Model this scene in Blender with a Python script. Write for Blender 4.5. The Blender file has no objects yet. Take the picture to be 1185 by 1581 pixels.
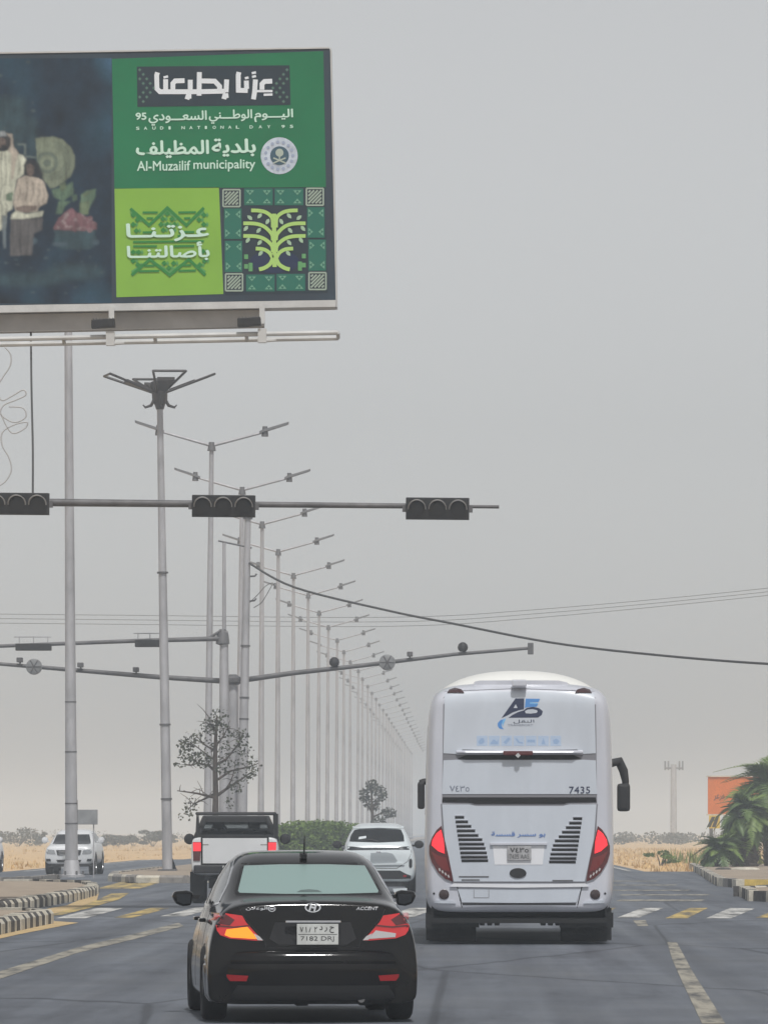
import bpy, bmesh, math, random
from mathutils import Vector, Matrix
from mathutils.bvhtree import BVHTree
from mathutils.geometry import delaunay_2d_cdt

random.seed(7)
SC = bpy.context.scene
COL = SC.collection
R = math.radians

# ------------------------------------------------------------------ camera, sky, sun, exposure
F, VX, VY, H = 9000.0, 715.0, 1284.0, 1.52      # focal length and vanishing point (in photograph pixels), eye height (m)
cam = bpy.data.cameras.new('camera')
cam.sensor_fit = 'VERTICAL'
cam.sensor_height = 36.0
cam.sensor_width = 36.0 * 1185 / 1581
cam.lens = F / 1581 * 36.0
cam.shift_x = (592.5 - VX) / 1581
cam.shift_y = (VY - 790.5) / 1581
cam.clip_start = 0.5
cam.clip_end = 20000
camo = bpy.data.objects.new('camera', cam)
COL.objects.link(camo)
camo.location = (0, 0, H)
camo.rotation_euler = (R(90), 0, 0)
SC.camera = camo

SUN_EL, SUN_AZ = R(60), R(170)
sun_dir = Vector((math.cos(SUN_EL) * math.sin(SUN_AZ), math.cos(SUN_EL) * math.cos(SUN_AZ), math.sin(SUN_EL)))
world = bpy.data.worlds.new('World')
SC.world = world
world.use_nodes = True
wn = world.node_tree
bg = wn.nodes['Background']
sky = wn.nodes.new('ShaderNodeTexSky')
sky.sky_type = 'NISHITA'
sky.sun_disc = False
sky.sun_elevation = SUN_EL
sky.sun_rotation = SUN_AZ
sky.altitude = 0
sky.air_density = 1.0
sky.dust_density = 1.2
sky.ozone_density = 1.0
hs = wn.nodes.new('ShaderNodeHueSaturation')      # dust grey sky: colour washed out all over
hs.inputs['Saturation'].default_value = 0.10
wn.links.new(sky.outputs[0], hs.inputs['Color'])
wn.links.new(hs.outputs[0], bg.inputs['Color'])
bg.inputs['Strength'].default_value = 0.092
sl = bpy.data.lights.new('sun', 'SUN')
sl.energy = 2.5
sl.angle = R(4.0)
sl.color = (1.0, 0.985, 0.96)
slo = bpy.data.objects.new('sun', sl)
COL.objects.link(slo)
slo.rotation_euler = sun_dir.to_track_quat('Z', 'Y').to_euler()
slo.location = (0, 0, 60)
SC.view_settings.view_transform = 'Standard'
SC.view_settings.look = 'None'
SC.view_settings.exposure = 0.11
SC.view_settings.gamma = 1.0
SC.view_settings.use_curve_mapping = False
SC.render.engine = 'CYCLES'
SC.cycles.use_denoising = True
SC.cycles.volume_bounces = 1
SC.cycles.max_bounces = 8
SC.cycles.transparent_max_bounces = 12
SC.cycles.sample_clamp_indirect = 4.0
HAZE_DENSITY = 0.0009
HAZE_COLOR = (0.84, 0.91, 0.98, 1)

# ------------------------------------------------------------------ helpers
def at(px, py, D):
    """point at distance D that the photograph shows at pixel (px, py)"""
    return Vector(((px - VX) * D / F, D, H - (py - VY) * D / F))

def gnd(px, py, z=0.0):
    D = F * (H - z) / (py - VY)
    return ((px - VX) * D / F, D)

MATS = {}
def mat(name, col, rough=0.5, metal=0.0, coat=0.0, noise=None, emis=None, bump=None, alpha=1.0, spec=0.5, col2=None, stretch=(1, 1, 1), trans=0.0):
    if name in MATS:
        return MATS[name]
    m = bpy.data.materials.new(name)
    m.use_nodes = True
    nt = m.node_tree
    b = nt.nodes['Principled BSDF']
    b.inputs['Base Color'].default_value = (*col, 1)
    b.inputs['Roughness'].default_value = rough
    b.inputs['Metallic'].default_value = metal
    b.inputs['Specular IOR Level'].default_value = spec
    b.inputs['Coat Weight'].default_value = coat
    b.inputs['Coat Roughness'].default_value = 0.06
    b.inputs['Alpha'].default_value = alpha
    b.inputs['Transmission Weight'].default_value = trans
    if emis:
        b.inputs['Emission Color'].default_value = (*emis[0], 1)
        b.inputs['Emission Strength'].default_value = emis[1]
    if noise or bump:
        tc = nt.nodes.new('ShaderNodeTexCoord')
        mp = nt.nodes.new('ShaderNodeMapping')
        mp.inputs['Scale'].default_value = stretch
        nt.links.new(tc.outputs['Object'], mp.inputs['Vector'])
    if noise:
        sc_, amt = noise
        n = nt.nodes.new('ShaderNodeTexNoise')
        n.inputs['Scale'].default_value = sc_
        n.inputs['Detail'].default_value = 6
        n.inputs['Roughness'].default_value = 0.62
        nt.links.new(mp.outputs[0], n.inputs['Vector'])
        cr = nt.nodes.new('ShaderNodeValToRGB')
        cr.color_ramp.elements[0].position = 0.3
        cr.color_ramp.elements[1].position = 0.7
        c2 = col2 or tuple(min(1, c * (1 + amt)) for c in col)
        cr.color_ramp.elements[0].color = (*[c * (1 - amt) for c in col], 1)
        cr.color_ramp.elements[1].color = (*c2, 1)
        nt.links.new(n.outputs['Fac'], cr.inputs['Fac'])
        nt.links.new(cr.outputs[0], b.inputs['Base Color'])
    if bump:
        n2 = nt.nodes.new('ShaderNodeTexNoise')
        n2.inputs['Scale'].default_value = bump[0]
        n2.inputs['Detail'].default_value = 4
        nt.links.new(mp.outputs[0], n2.inputs['Vector'])
        bp = nt.nodes.new('ShaderNodeBump')
        bp.inputs['Strength'].default_value = bump[1]
        bp.inputs['Distance'].default_value = 0.02
        nt.links.new(n2.outputs['Fac'], bp.inputs['Height'])
        nt.links.new(bp.outputs[0], b.inputs['Normal'])
    MATS[name] = m
    return m

class MB:
    """collects shapes, then links them as ONE mesh object"""
    def __init__(self):
        self.v, self.f = [], []
    def add(self, vs, fs):
        o = len(self.v)
        self.v += [tuple(p) for p in vs]
        self.f += [tuple(i + o for i in f) for f in fs]
        return self
    def box(self, c, s, rz=0.0, M=None):
        hx, hy, hz = s[0] / 2, s[1] / 2, s[2] / 2
        vs = [Vector((x, y, z)) for z in (-hz, hz) for x, y in ((-hx, -hy), (hx, -hy), (hx, hy), (-hx, hy))]
        if rz:
            vs = [Matrix.Rotation(rz, 3, 'Z') @ p for p in vs]
        if M is not None:
            vs = [M @ p for p in vs]
        vs = [p + Vector(c) for p in vs]
        return self.add(vs, [(3, 2, 1, 0), (4, 5, 6, 7), (0, 1, 5, 4), (1, 2, 6, 5), (2, 3, 7, 6), (3, 0, 4, 7)])
    def tube(self, pts, rad, n=10, cap=True):
        pts = [Vector(p) for p in pts]
        if not isinstance(rad, (list, tuple)):
            rad = [rad] * len(pts)
        vs, fs = [], []
        ref = None
        for i, p in enumerate(pts):
            a = pts[max(0, i - 1)]
            b = pts[min(len(pts) - 1, i + 1)]
            t = (b - a).normalized()
            if ref is None:
                ref = Vector((1, 0, 0)) if abs(t.x) < 0.9 else Vector((0, 0, 1))
            u = (ref - t * ref.dot(t)).normalized()
            w = t.cross(u)
            ref = u
            for k in range(n):
                an = 2 * math.pi * k / n
                vs.append(p + (u * math.cos(an) + w * math.sin(an)) * rad[i])
        for i in range(len(pts) - 1):
            for k in range(n):
                k2 = (k + 1) % n
                fs.append((i * n + k, i * n + k2, (i + 1) * n + k2, (i + 1) * n + k))
        if cap:
            fs.append(tuple(range(n))[::-1])
            fs.append(tuple((len(pts) - 1) * n + k for k in range(n)))
        return self.add(vs, fs)
    def prism(self, poly, vec):
        """polygon (3-D points) pushed along vec"""
        n = len(poly)
        vec = Vector(vec)
        vs = [Vector(p) for p in poly] + [Vector(p) + vec for p in poly]
        fs = [tuple(range(n)), tuple(range(2 * n - 1, n - 1, -1))] + [(k, n + k, n + (k + 1) % n, (k + 1) % n) for k in range(n)]
        return self.add(vs, fs)
    def lathe(self, prof, axis='x', n=28, c=(0, 0, 0)):
        vs, fs = [], []
        m = len(prof)
        for k in range(n):
            an = 2 * math.pi * k / n
            for a, r in prof:
                if axis == 'x':
                    p = (a, r * math.cos(an), r * math.sin(an))
                elif axis == 'y':
                    p = (r * math.cos(an), a, r * math.sin(an))
                else:
                    p = (r * math.cos(an), r * math.sin(an), a)
                vs.append(Vector(p) + Vector(c))
        for k in range(n):
            k2 = (k + 1) % n
            for i in range(m - 1):
                fs.append((k * m + i, k * m + i + 1, k2 * m + i + 1, k2 * m + i))
        return self.add(vs, fs)
    def mesh(self, name):
        me = bpy.data.meshes.new(name)
        me.from_pydata(self.v, [], self.f)
        bm = bmesh.new()
        bm.from_mesh(me)
        bmesh.ops.recalc_face_normals(bm, faces=bm.faces)
        bm.to_mesh(me)
        bm.free()
        return me
    def build(self, name, m, parent=None, smooth=False, bevel=0.0, label=None, loc=None, rz=0.0):
        me = self.mesh(name)
        if bevel:
            bm = bmesh.new()
            bm.from_mesh(me)
            bmesh.ops.bevel(bm, geom=[e for e in bm.edges if len(e.link_faces) == 2 and e.calc_face_angle(0) > 0.6], offset=bevel, segments=2, affect='EDGES', profile=0.6)
            bm.to_mesh(me)
            bm.free()
        return put(name, me, m, parent, smooth, label, loc, rz)

def put(name, me, m, parent=None, smooth=False, label=None, loc=None, rz=0.0):
    if m is not None and not me.materials:
        me.materials.append(m)
    if smooth:
        shade(me, smooth)
    o = bpy.data.objects.new(name, me)
    COL.objects.link(o)
    if parent is not None:
        o.parent = parent
    if loc is not None:
        o.location = loc
    if rz:
        o.rotation_euler = (0, 0, rz)
    if label:
        o['label'] = label
    return o

def shade(me, smooth):
    me.polygons.foreach_set('use_smooth', [True] * len(me.polygons))
    if smooth is not True:
        me.set_sharp_from_angle(angle=R(smooth))

def thing(name, label, cat, loc=(0, 0, 0), rz=0.0, group=None, tilt=(0, 0)):
    o = bpy.data.objects.new(name, None)
    COL.objects.link(o)
    o.empty_display_size = 0.2
    o.location = loc
    o.rotation_euler = (tilt[0], tilt[1], rz)
    o['label'] = label
    o['category'] = cat
    if group:
        o['group'] = group
    return o

def tag(o, label, cat, group=None):
    o['label'] = label
    o['category'] = cat
    if group:
        o['group'] = group
    return o

def kind(o, k):
    o['kind'] = k
    return o

def dup(root, loc, rz=None, label=None, tilt=None, scale=None):
    r = root.copy()
    COL.objects.link(r)
    r.location = loc
    e = list(r.rotation_euler)
    if rz is not None:
        e[2] = rz
    if tilt:
        e[0], e[1] = tilt
    r.rotation_euler = e
    if scale:
        r.scale = (scale,) * 3 if not isinstance(scale, (tuple, list)) else scale
    if label:
        r['label'] = label
    for ch in list(root.children):
        c = ch.copy()
        COL.objects.link(c)
        c.parent = r
        for g in ch.children:
            d = g.copy()
            COL.objects.link(d)
            d.parent = c
    return r

def inside(p, poly):
    x, y = p
    r = False
    n = len(poly)
    for i in range(n):
        x0, y0 = poly[i]
        x1, y1 = poly[(i + 1) % n]
        if (y0 > y) != (y1 > y) and x < (x1 - x0) * (y - y0) / (y1 - y0) + x0:
            r = not r
    return r

def fill2d(poly, res):
    """dense triangulation of a polygon: (points, triangles)"""
    b = []
    n = len(poly)
    for i in range(n):
        a, c = Vector(poly[i]), Vector(poly[(i + 1) % n])
        k = max(1, int((c - a).length / res + 0.5))
        b += [a.lerp(c, t / k) for t in range(k)]
    pts = list(b)
    xs, ys = [p[0] for p in poly], [p[1] for p in poly]
    x = min(xs) + res / 2
    while x < max(xs):
        y = min(ys) + res / 2
        while y < max(ys):
            if inside((x, y), poly) and min((Vector((x, y)) - q).length for q in b) > res * 0.45:
                pts.append(Vector((x, y)))
            y += res
        x += res
    r = delaunay_2d_cdt(pts, [], [list(range(len(b)))], 1, 1e-6)
    return r[0], r[2]

def bvh_of(o):
    me = o.data
    return BVHTree.FromPolygons([v.co.copy() for v in me.vertices], [tuple(p.vertices) for p in me.polygons])

def patch(name, bvh, poly, m, parent, axis='y', off=0.005, thick=0.02, res=0.05, label=None, smooth=True):
    """a thin solid panel that follows the body behind it; poly is seen along the axis"""
    pts, tris = fill2d(poly, res)
    ax = {'y': (lambda p: Vector((p[0], -20, p[1])), Vector((0, 1, 0))), 'Y': (lambda p: Vector((p[0], 40, p[1])), Vector((0, -1, 0))),
          'x': (lambda p: Vector((-20, p[0], p[1])), Vector((1, 0, 0))), 'X': (lambda p: Vector((20, p[0], p[1])), Vector((-1, 0, 0))),
          'z': (lambda p: Vector((p[0], p[1], 20)), Vector((0, 0, -1)))}[axis]
    org, d = ax
    dep = []
    for p in pts:
        h = bvh.ray_cast(org(p), d)
        dep.append((h[0] - org(p)).dot(d) if h[0] is not None else None)
    known = [(p, q) for p, q in zip(pts, dep) if q is not None]
    if not known:
        known = [(Vector((0, 0)), 20.0)]
    for i, q in enumerate(dep):
        if q is None:
            dep[i] = min(known, key=lambda k: (k[0] - pts[i]).length)[1]
    n = len(pts)
    vs = [org(p) + d * (q - off) for p, q in zip(pts, dep)] + [org(p) + d * (q + thick) for p, q in zip(pts, dep)]
    cnt = {}
    for t in tris:
        for i in range(len(t)):
            e = (t[i], t[(i + 1) % len(t)])
            cnt[tuple(sorted(e))] = cnt.get(tuple(sorted(e)), []) + [e]
    fs = [tuple(t) for t in tris]
    for k, e in cnt.items():
        if len(e) == 1:
            a, b = e[0]
            fs.append((b, a, a + n, b + n))
    mb = MB()
    mb.add(vs, fs)
    return mb.build(name, m, parent, smooth=35 if smooth else False, label=label)

def line_poly(pts, w):
    """outline of a stroke of width w along 2-D points"""
    pts = [Vector(p) for p in pts]
    L, Rr = [], []
    for i, p in enumerate(pts):
        a = (p - pts[i - 1]).normalized() if i else None
        b = (pts[i + 1] - p).normalized() if i < len(pts) - 1 else None
        if a is None: a = b
        if b is None: b = a
        na, nb = Vector((-a.y, a.x)), Vector((-b.y, b.x))
        nn = (na + nb)
        nn = nn.normalized() if nn.length > 1e-6 else na
        k = min(1.6, 1 / max(0.3, nn.dot(na)))
        L.append(p + nn * w / 2 * k)
        Rr.append(p - nn * w / 2 * k)
    return [tuple(p) for p in L + Rr[::-1]]

def loft(sections, sub=2, mirror=True):
    """sections: list of (y, [(x, z) half profile, bottom centre to top centre]); closed body mesh"""
    mb = MB()
    n = None
    rings = []
    for y, hp in sections:
        ring = [(x, y, z) for x, z in hp] + [(-x, y, z) for x, z in hp[::-1] if abs(x) > 1e-6]
        rings.append(ring)
        n = len(ring)
    vs = [p for r in rings for p in r]
    fs = []
    for i in range(len(rings) - 1):
        for k in range(n):
            fs.append((i * n + k, i * n + (k + 1) % n, (i + 1) * n + (k + 1) % n, (i + 1) * n + k))
    # end caps as quad strips, left to right, so that they subdivide cleanly
    h = len(sections[0][1])
    def cap(o, flip):
        out = []
        for i in range(h - 1):
            j0, j1 = (n - i) % n, (n - i - 1) % n
            q = [i, i + 1, j1, j0]
            q = [a for k, a in enumerate(q) if a not in q[:k]]
            if len(q) > 2:
                out.append(tuple(o + a for a in (q[::-1] if flip else q)))
        return out
    fs += cap(0, False) + cap((len(rings) - 1) * n, True)
    mb.add(vs, fs)
    return mb

def finish(mb, name, m, parent, sub=2, cuts=(), smooth=40, label=None):
    """subdivided body with holes cut out (cuts: MB solids)"""
    me = mb.mesh(name)
    o = bpy.data.objects.new(name, me)
    COL.objects.link(o)
    if sub:
        s = o.modifiers.new('s', 'SUBSURF')
        s.levels = sub
        s.render_levels = sub
    tmp = []
    for c in cuts:
        co = bpy.data.objects.new('cut', c.mesh('cut'))
        COL.objects.link(co)
        tmp.append(co)
        bo = o.modifiers.new('b', 'BOOLEAN')
        bo.operation = 'DIFFERENCE'
        bo.solver = 'EXACT'
        bo.object = co
    dg = bpy.context.evaluated_depsgraph_get()
    dg.update()
    ne = bpy.data.meshes.new_from_object(o.evaluated_get(dg))
    ne.name = name
    bpy.data.objects.remove(o)
    for t in tmp:
        bpy.data.objects.remove(t)
    ne.materials.clear()
    return put(name, ne, m, parent, smooth, label)

# Arabic letters joined by hand: isolated, final, initial, medial
AR = {'ا': 'FE8D FE8E', 'أ': 'FE83 FE84', 'ب': 'FE8F FE90 FE91 FE92', 'ت': 'FE95 FE96 FE97 FE98', 'ة': 'FE93 FE94', 'ح': 'FEA1 FEA2 FEA3 FEA4',
      'د': 'FEA9 FEAA', 'ر': 'FEAD FEAE', 'ز': 'FEAF FEB0', 'س': 'FEB1 FEB2 FEB3 FEB4', 'ص': 'FEB9 FEBA FEBB FEBC', 'ط': 'FEC1 FEC2 FEC3 FEC4',
      'ظ': 'FEC5 FEC6 FEC7 FEC8', 'ع': 'FEC9 FECA FECB FECC', 'ف': 'FED1 FED2 FED3 FED4', 'ق': 'FED5 FED6 FED7 FED8', 'ل': 'FEDD FEDE FEDF FEE0',
      'م': 'FEE1 FEE2 FEE3 FEE4', 'ن': 'FEE5 FEE6 FEE7 FEE8', 'و': 'FEED FEEE', 'ي': 'FEF1 FEF2 FEF3 FEF4', 'ـ': '0640 0640 0640 0640', 'ﻻ': 'FEFB FEFC'}
def arabic(s):
    s = s.replace('لا', 'ﻻ')
    out = []
    for i, c in enumerate(s):
        if c not in AR:
            out.append(c)
            continue
        f = [chr(int(h, 16)) for h in AR[c].split()]
        pj = i > 0 and s[i - 1] in AR and len(AR[s[i - 1]].split()) == 4
        nj = i < len(s) - 1 and s[i + 1] in AR and len(f) == 4
        out.append(f[3] if pj and nj else f[1] if pj else f[2] if nj else f[0])
    return ''.join(out[::-1])

def text_mb(s, box, put3, offset=0.0, shear=0.0, space=1.0):
    """flat lettering fitted to box (u0, v0, u1, v1); put3(u, v, layer) gives the 3-D point"""
    c = bpy.data.curves.new('t', 'FONT')
    c.body = s
    c.size = 1.0
    c.shear = shear
    c.space_character = space
    c.resolution_u = 3
    o = bpy.data.objects.new('t', c)
    COL.objects.link(o)
    dg = bpy.context.evaluated_depsgraph_get()
    dg.update()
    me = bpy.data.meshes.new_from_object(o.evaluated_get(dg))
    bpy.data.objects.remove(o)
    xs = [v.co.x for v in me.vertices]
    ys = [v.co.y for v in me.vertices]
    x0, x1, y0, y1 = min(xs), max(xs), min(ys), max(ys)
    # every glyph island gets its own tiny height so that joined letters never lie in one plane
    par = list(range(len(me.vertices)))
    def fd(a):
        while par[a] != a:
            par[a] = par[par[a]]
            a = par[a]
        return a
    for p in me.polygons:
        for k in p.vertices[1:]:
            par[fd(k)] = fd(p.vertices[0])
    ids = {}
    mb = MB()
    # bold lettering: the same outlines again, shifted by part of a stroke
    for c_, (dx, dy) in enumerate(((0, 0), (1, 0), (-1, 0), (0, 1), (0, -1)) if offset else ((0, 0),)):
        vs = []
        for i, v in enumerate(me.vertices):
            k = ids.setdefault(fd(i), len(ids))
            u = box[0] + (v.co.x - x0 + dx * offset) / (x1 - x0) * (box[2] - box[0])
            w = box[1] + (v.co.y - y0 + dy * offset) / (y1 - y0) * (box[3] - box[1])
            vs.append(put3(u, w, k % 5 + 0.4 * c_ / 2))
        mb.add(vs, [tuple(p.vertices) for p in me.polygons])
    return mb

# ------------------------------------------------------------------ the setting
M_sand = mat('sand', (0.60, 0.42, 0.235), 0.95, noise=(0.35, 0.22), bump=(6, 0.4), spec=0.1)
M_pave = mat('island_dirt', (0.33, 0.27, 0.21), 0.95, noise=(1.3, 0.25), bump=(9, 0.5), spec=0.1)
M_kdark = mat('kerb_black', (0.045, 0.043, 0.04), 0.8, noise=(5, 0.5), col2=(0.11, 0.10, 0.09), bump=(20, 0.3))
M_klight = mat('kerb_cream', (0.56, 0.52, 0.43), 0.85, noise=(4, 0.25), bump=(20, 0.3))
M_kyel = mat('kerb_yellow', (0.58, 0.41, 0.10), 0.85, noise=(4, 0.25), bump=(20, 0.3))
M_kgrey = mat('kerb_grey', (0.26, 0.24, 0.22), 0.9, noise=(4, 0.3), bump=(20, 0.3))

def asphalt():
    m = mat('asphalt', (0.108, 0.119, 0.142), 0.6, noise=(0.5, 0.16), bump=(60, 0.35), spec=0.42)
    nt = m.node_tree
    b = nt.nodes['Principled BSDF']
    old = b.inputs['Base Color'].links[0].from_socket
    tc = nt.nodes.new('ShaderNodeTexCoord')
    mp = nt.nodes.new('ShaderNodeMapping')
    mp.inputs['Scale'].default_value = (1.7, 0.018, 1)      # long streaks left by tyres
    nt.links.new(tc.outputs['Object'], mp.inputs[0])
    n = nt.nodes.new('ShaderNodeTexNoise')
    n.inputs['Scale'].default_value = 1.0
    n.inputs['Detail'].default_value = 5
    nt.links.new(mp.outputs[0], n.inputs['Vector'])
    cr = nt.nodes.new('ShaderNodeValToRGB')
    cr.color_ramp.elements[0].position = 0.35
    cr.color_ramp.elements[0].color = (0.72, 0.72, 0.72, 1)
    cr.color_ramp.elements[1].position = 0.68
    cr.color_ramp.elements[1].color = (1.2, 1.2, 1.18, 1)
    nt.links.new(n.outputs['Fac'], cr.inputs[0])
    mx = nt.nodes.new('ShaderNodeMix')
    mx.data_type = 'RGBA'
    mx.blend_type = 'MULTIPLY'
    mx.inputs[0].default_value = 1.0
    nt.links.new(old, mx.inputs[6])
    nt.links.new(cr.outputs[0], mx.inputs[7])
    # fine grain
    g = nt.nodes.new('ShaderNodeTexNoise')
    g.inputs['Scale'].default_value = 55
    nt.links.new(tc.outputs['Object'], g.inputs['Vector'])
    cg = nt.nodes.new('ShaderNodeValToRGB')
    cg.color_ramp.elements[0].color = (0.75, 0.75, 0.75, 1)
    cg.color_ramp.elements[1].color = (1.25, 1.25, 1.25, 1)
    nt.links.new(g.outputs['Fac'], cg.inputs[0])
    m2 = nt.nodes.new('ShaderNodeMix')
    m2.data_type = 'RGBA'
    m2.blend_type = 'MULTIPLY'
    m2.inputs[0].default_value = 1.0
    nt.links.new(mx.outputs[2], m2.inputs[6])
    nt.links.new(cg.outputs[0], m2.inputs[7])
    # oil and dust stains in blotches, thin tar seams along crack lines
    st = nt.nodes.new('ShaderNodeTexNoise')
    st.inputs['Scale'].default_value = 1.0
    st.inputs['Detail'].default_value = 7
    st.inputs['Roughness'].default_value = .7
    ms = nt.nodes.new('ShaderNodeMapping')
    ms.inputs['Scale'].default_value = (.9, .09, 1)
    nt.links.new(tc.outputs['Object'], ms.inputs[0])
    nt.links.new(ms.outputs[0], st.inputs['Vector'])
    cs = nt.nodes.new('ShaderNodeValToRGB')
    cs.color_ramp.elements[0].position = .32
    cs.color_ramp.elements[0].color = (.62, .62, .63, 1)
    cs.color_ramp.elements[1].position = .48
    cs.color_ramp.elements[1].color = (1, 1, 1, 1)
    e2 = cs.color_ramp.elements.new(.72)
    e2.color = (1.22, 1.17, 1.08, 1)
    nt.links.new(st.outputs['Fac'], cs.inputs[0])
    m3 = nt.nodes.new('ShaderNodeMix')
    m3.data_type = 'RGBA'
    m3.blend_type = 'MULTIPLY'
    m3.inputs[0].default_value = 1.0
    nt.links.new(m2.outputs[2], m3.inputs[6])
    nt.links.new(cs.outputs[0], m3.inputs[7])
    vo = nt.nodes.new('ShaderNodeTexVoronoi')
    vo.feature = 'DISTANCE_TO_EDGE'
    vo.inputs['Scale'].default_value = 1.0
    mv = nt.nodes.new('ShaderNodeMapping')
    mv.inputs['Scale'].default_value = (.30, .05, 1)
    nd = nt.nodes.new('ShaderNodeMix')
    nd.data_type = 'RGBA'
    nd.inputs[0].default_value = .06
    nt.links.new(tc.outputs['Object'], mv.inputs[0])
    nt.links.new(mv.outputs[0], nd.inputs[6])
    nt.links.new(n.outputs['Color'], nd.inputs[7])
    nt.links.new(nd.outputs[2], vo.inputs['Vector'])
    cv = nt.nodes.new('ShaderNodeValToRGB')
    cv.color_ramp.elements[0].position = .004
    cv.color_ramp.elements[0].color = (.55, .55, .56, 1)
    cv.color_ramp.elements[1].position = .012
    cv.color_ramp.elements[1].color = (1, 1, 1, 1)
    nt.links.new(vo.outputs['Distance'], cv.inputs[0])
    m4 = nt.nodes.new('ShaderNodeMix')
    m4.data_type = 'RGBA'
    m4.blend_type = 'MULTIPLY'
    m4.inputs[0].default_value = 1.0
    nt.links.new(m3.outputs[2], m4.inputs[6])
    nt.links.new(cv.outputs[0], m4.inputs[7])
    nt.links.new(m4.outputs[2], b.inputs['Base Color'])
    return m
M_asph = asphalt()

def paint(name, col, wear=0.5, stretch=(3, 0.25, 1)):
    """road paint worn through to asphalt in patches"""
    if name in MATS:
        return MATS[name]
    m = mat(name, col, 0.75, noise=(1.0, 0.0), stretch=stretch, spec=0.3)
    cr = [n for n in m.node_tree.nodes if n.type == 'VALTORGB'][0]
    cr.color_ramp.elements[0].position = wear - 0.12
    cr.color_ramp.elements[1].position = wear + 0.12
    cr.color_ramp.elements[0].color = (0.085, 0.085, 0.085, 1)
    cr.color_ramp.elements[1].color = (*col, 1)
    [n for n in m.node_tree.nodes if n.type == 'TEX_NOISE'][0].inputs['Detail'].default_value = 8
    return m
M_pw = paint('road_white', (0.55, 0.54, 0.51), 0.47)
M_py = paint('road_yellow', (0.52, 0.38, 0.13), 0.48)
M_pold = paint('road_old', (0.33, 0.305, 0.25), 0.47, (5, 0.6, 1))

def sheet(name, polys, m, z, knd='structure', parent=None):
    mb = MB()
    for p in polys:
        mb.add([(x, y, z) for x, y in p], [tuple(range(len(p)))])
    o = mb.build(name, m, parent)
    if knd:
        o['kind'] = knd
    return o

gm = MB()
nx = 40
ys = [-20, 20, 60, 100, 140, 180, 220, 260, 320, 400, 500, 650, 850, 1100, 1500, 2200, 3200, 4400]
xs = [-1500, -700, -300, -120, -60, -40, -25, -12, 0, 12, 25, 40, 60, 120, 300, 700, 1500]
for j, y in enumerate(ys):
    for x in xs:
        amp = 0.0 if y < 250 or -17.5 < x < 8 else min(0.35, 0.12 + abs(x) * 0.004)
        gm.v.append((x, y, -0.035 + amp * random.uniform(-0.4, 0.8)))
for j in range(len(ys) - 1):
    for i in range(len(xs) - 1):
        a = j * len(xs) + i
        gm.f.append((a, a + 1, a + 1 + len(xs), a + len(xs)))
kind(gm.build('sand_ground', M_sand, smooth=True), 'structure')

sheet('road', [
    [(-7.05, -15), (9.0, -15), (9.0, 101), (-7.05, 101)],
    [(-45, 101), (70, 101), (70, 222), (-45, 222)],
    [(-8.0, 222), (6.9, 222), (6.9, 4300), (-8.0, 4300)],
    [(-17.4, 222), (-8.0, 222), (-8.0, 4300), (-17.4, 4300)]], M_asph, 0.0)

def gq(*px):
    return [gnd(x, y) for x, y in px]
# crossing stripes
stripes = [
    (M_pw, [(86, 1418), (132, 1418), (192, 1402), (150, 1402)]), (M_py, [(176, 1417), (206, 1417), (262, 1402), (232, 1402)]),
    (M_pw, [(247, 1415), (286, 1415), (338, 1401), (304, 1401)]), (M_py, [(330, 1417), (366, 1417), (420, 1402), (388, 1402)]),
    (M_pw, [(410, 1417), (450, 1417), (500, 1402), (464, 1402)]), (M_py, [(500, 1417), (536, 1417), (582, 1402), (550, 1402)]),
    (M_pw, [(588, 1417), (636, 1417), (676, 1402), (634, 1402)]), (M_py, [(700, 1417), (740, 1417), (776, 1402), (740, 1402)]),
    (M_pw, [(790, 1417), (834, 1417), (868, 1402), (830, 1402)]), (M_py, [(880, 1417), (924, 1417), (950, 1402), (918, 1402)]),
    (M_pw, [(952, 1417), (985, 1417), (1024, 1402), (990, 1402)]), (M_py, [(1026, 1418), (1060, 1418), (1092, 1402), (1064, 1402)]),
    (M_pw, [(1089, 1418), (1128, 1418), (1164, 1403), (1126, 1402)]), (M_py, [(1166, 1417), (1202, 1417), (1240, 1402), (1206, 1402)])]
for m, p in stripes:
    o = sheet('crossing_stripe', [gq(*p)], m, 0.004)
# stop lines and the far crossing seen edge-on
for y0, y1, x0, x1 in ((1389, 1391.5, 950, 1082), (1381, 1382.6, 955, 1090), (1374, 1375.4, 930, 1060), (1366, 1367.2, 900, 1040), (1360, 1361, 930, 1010)):
    sheet('stop_line', [gq((x0, y1), (x1, y1), (x1 + 6, y0), (x0 + 6, y0))], M_pold, 0.004)
for x0, x1, m in ((150, 186, M_py), (192, 226, M_pw), (186, 216, M_py)):
    k = 1364 if m is M_pw else 1372
    sheet('crossing_stripe', [gq((x0, k), (x1, k), (x1 + 34, k - 10), (x0 + 36, k - 10))], m, 0.004)
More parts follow.
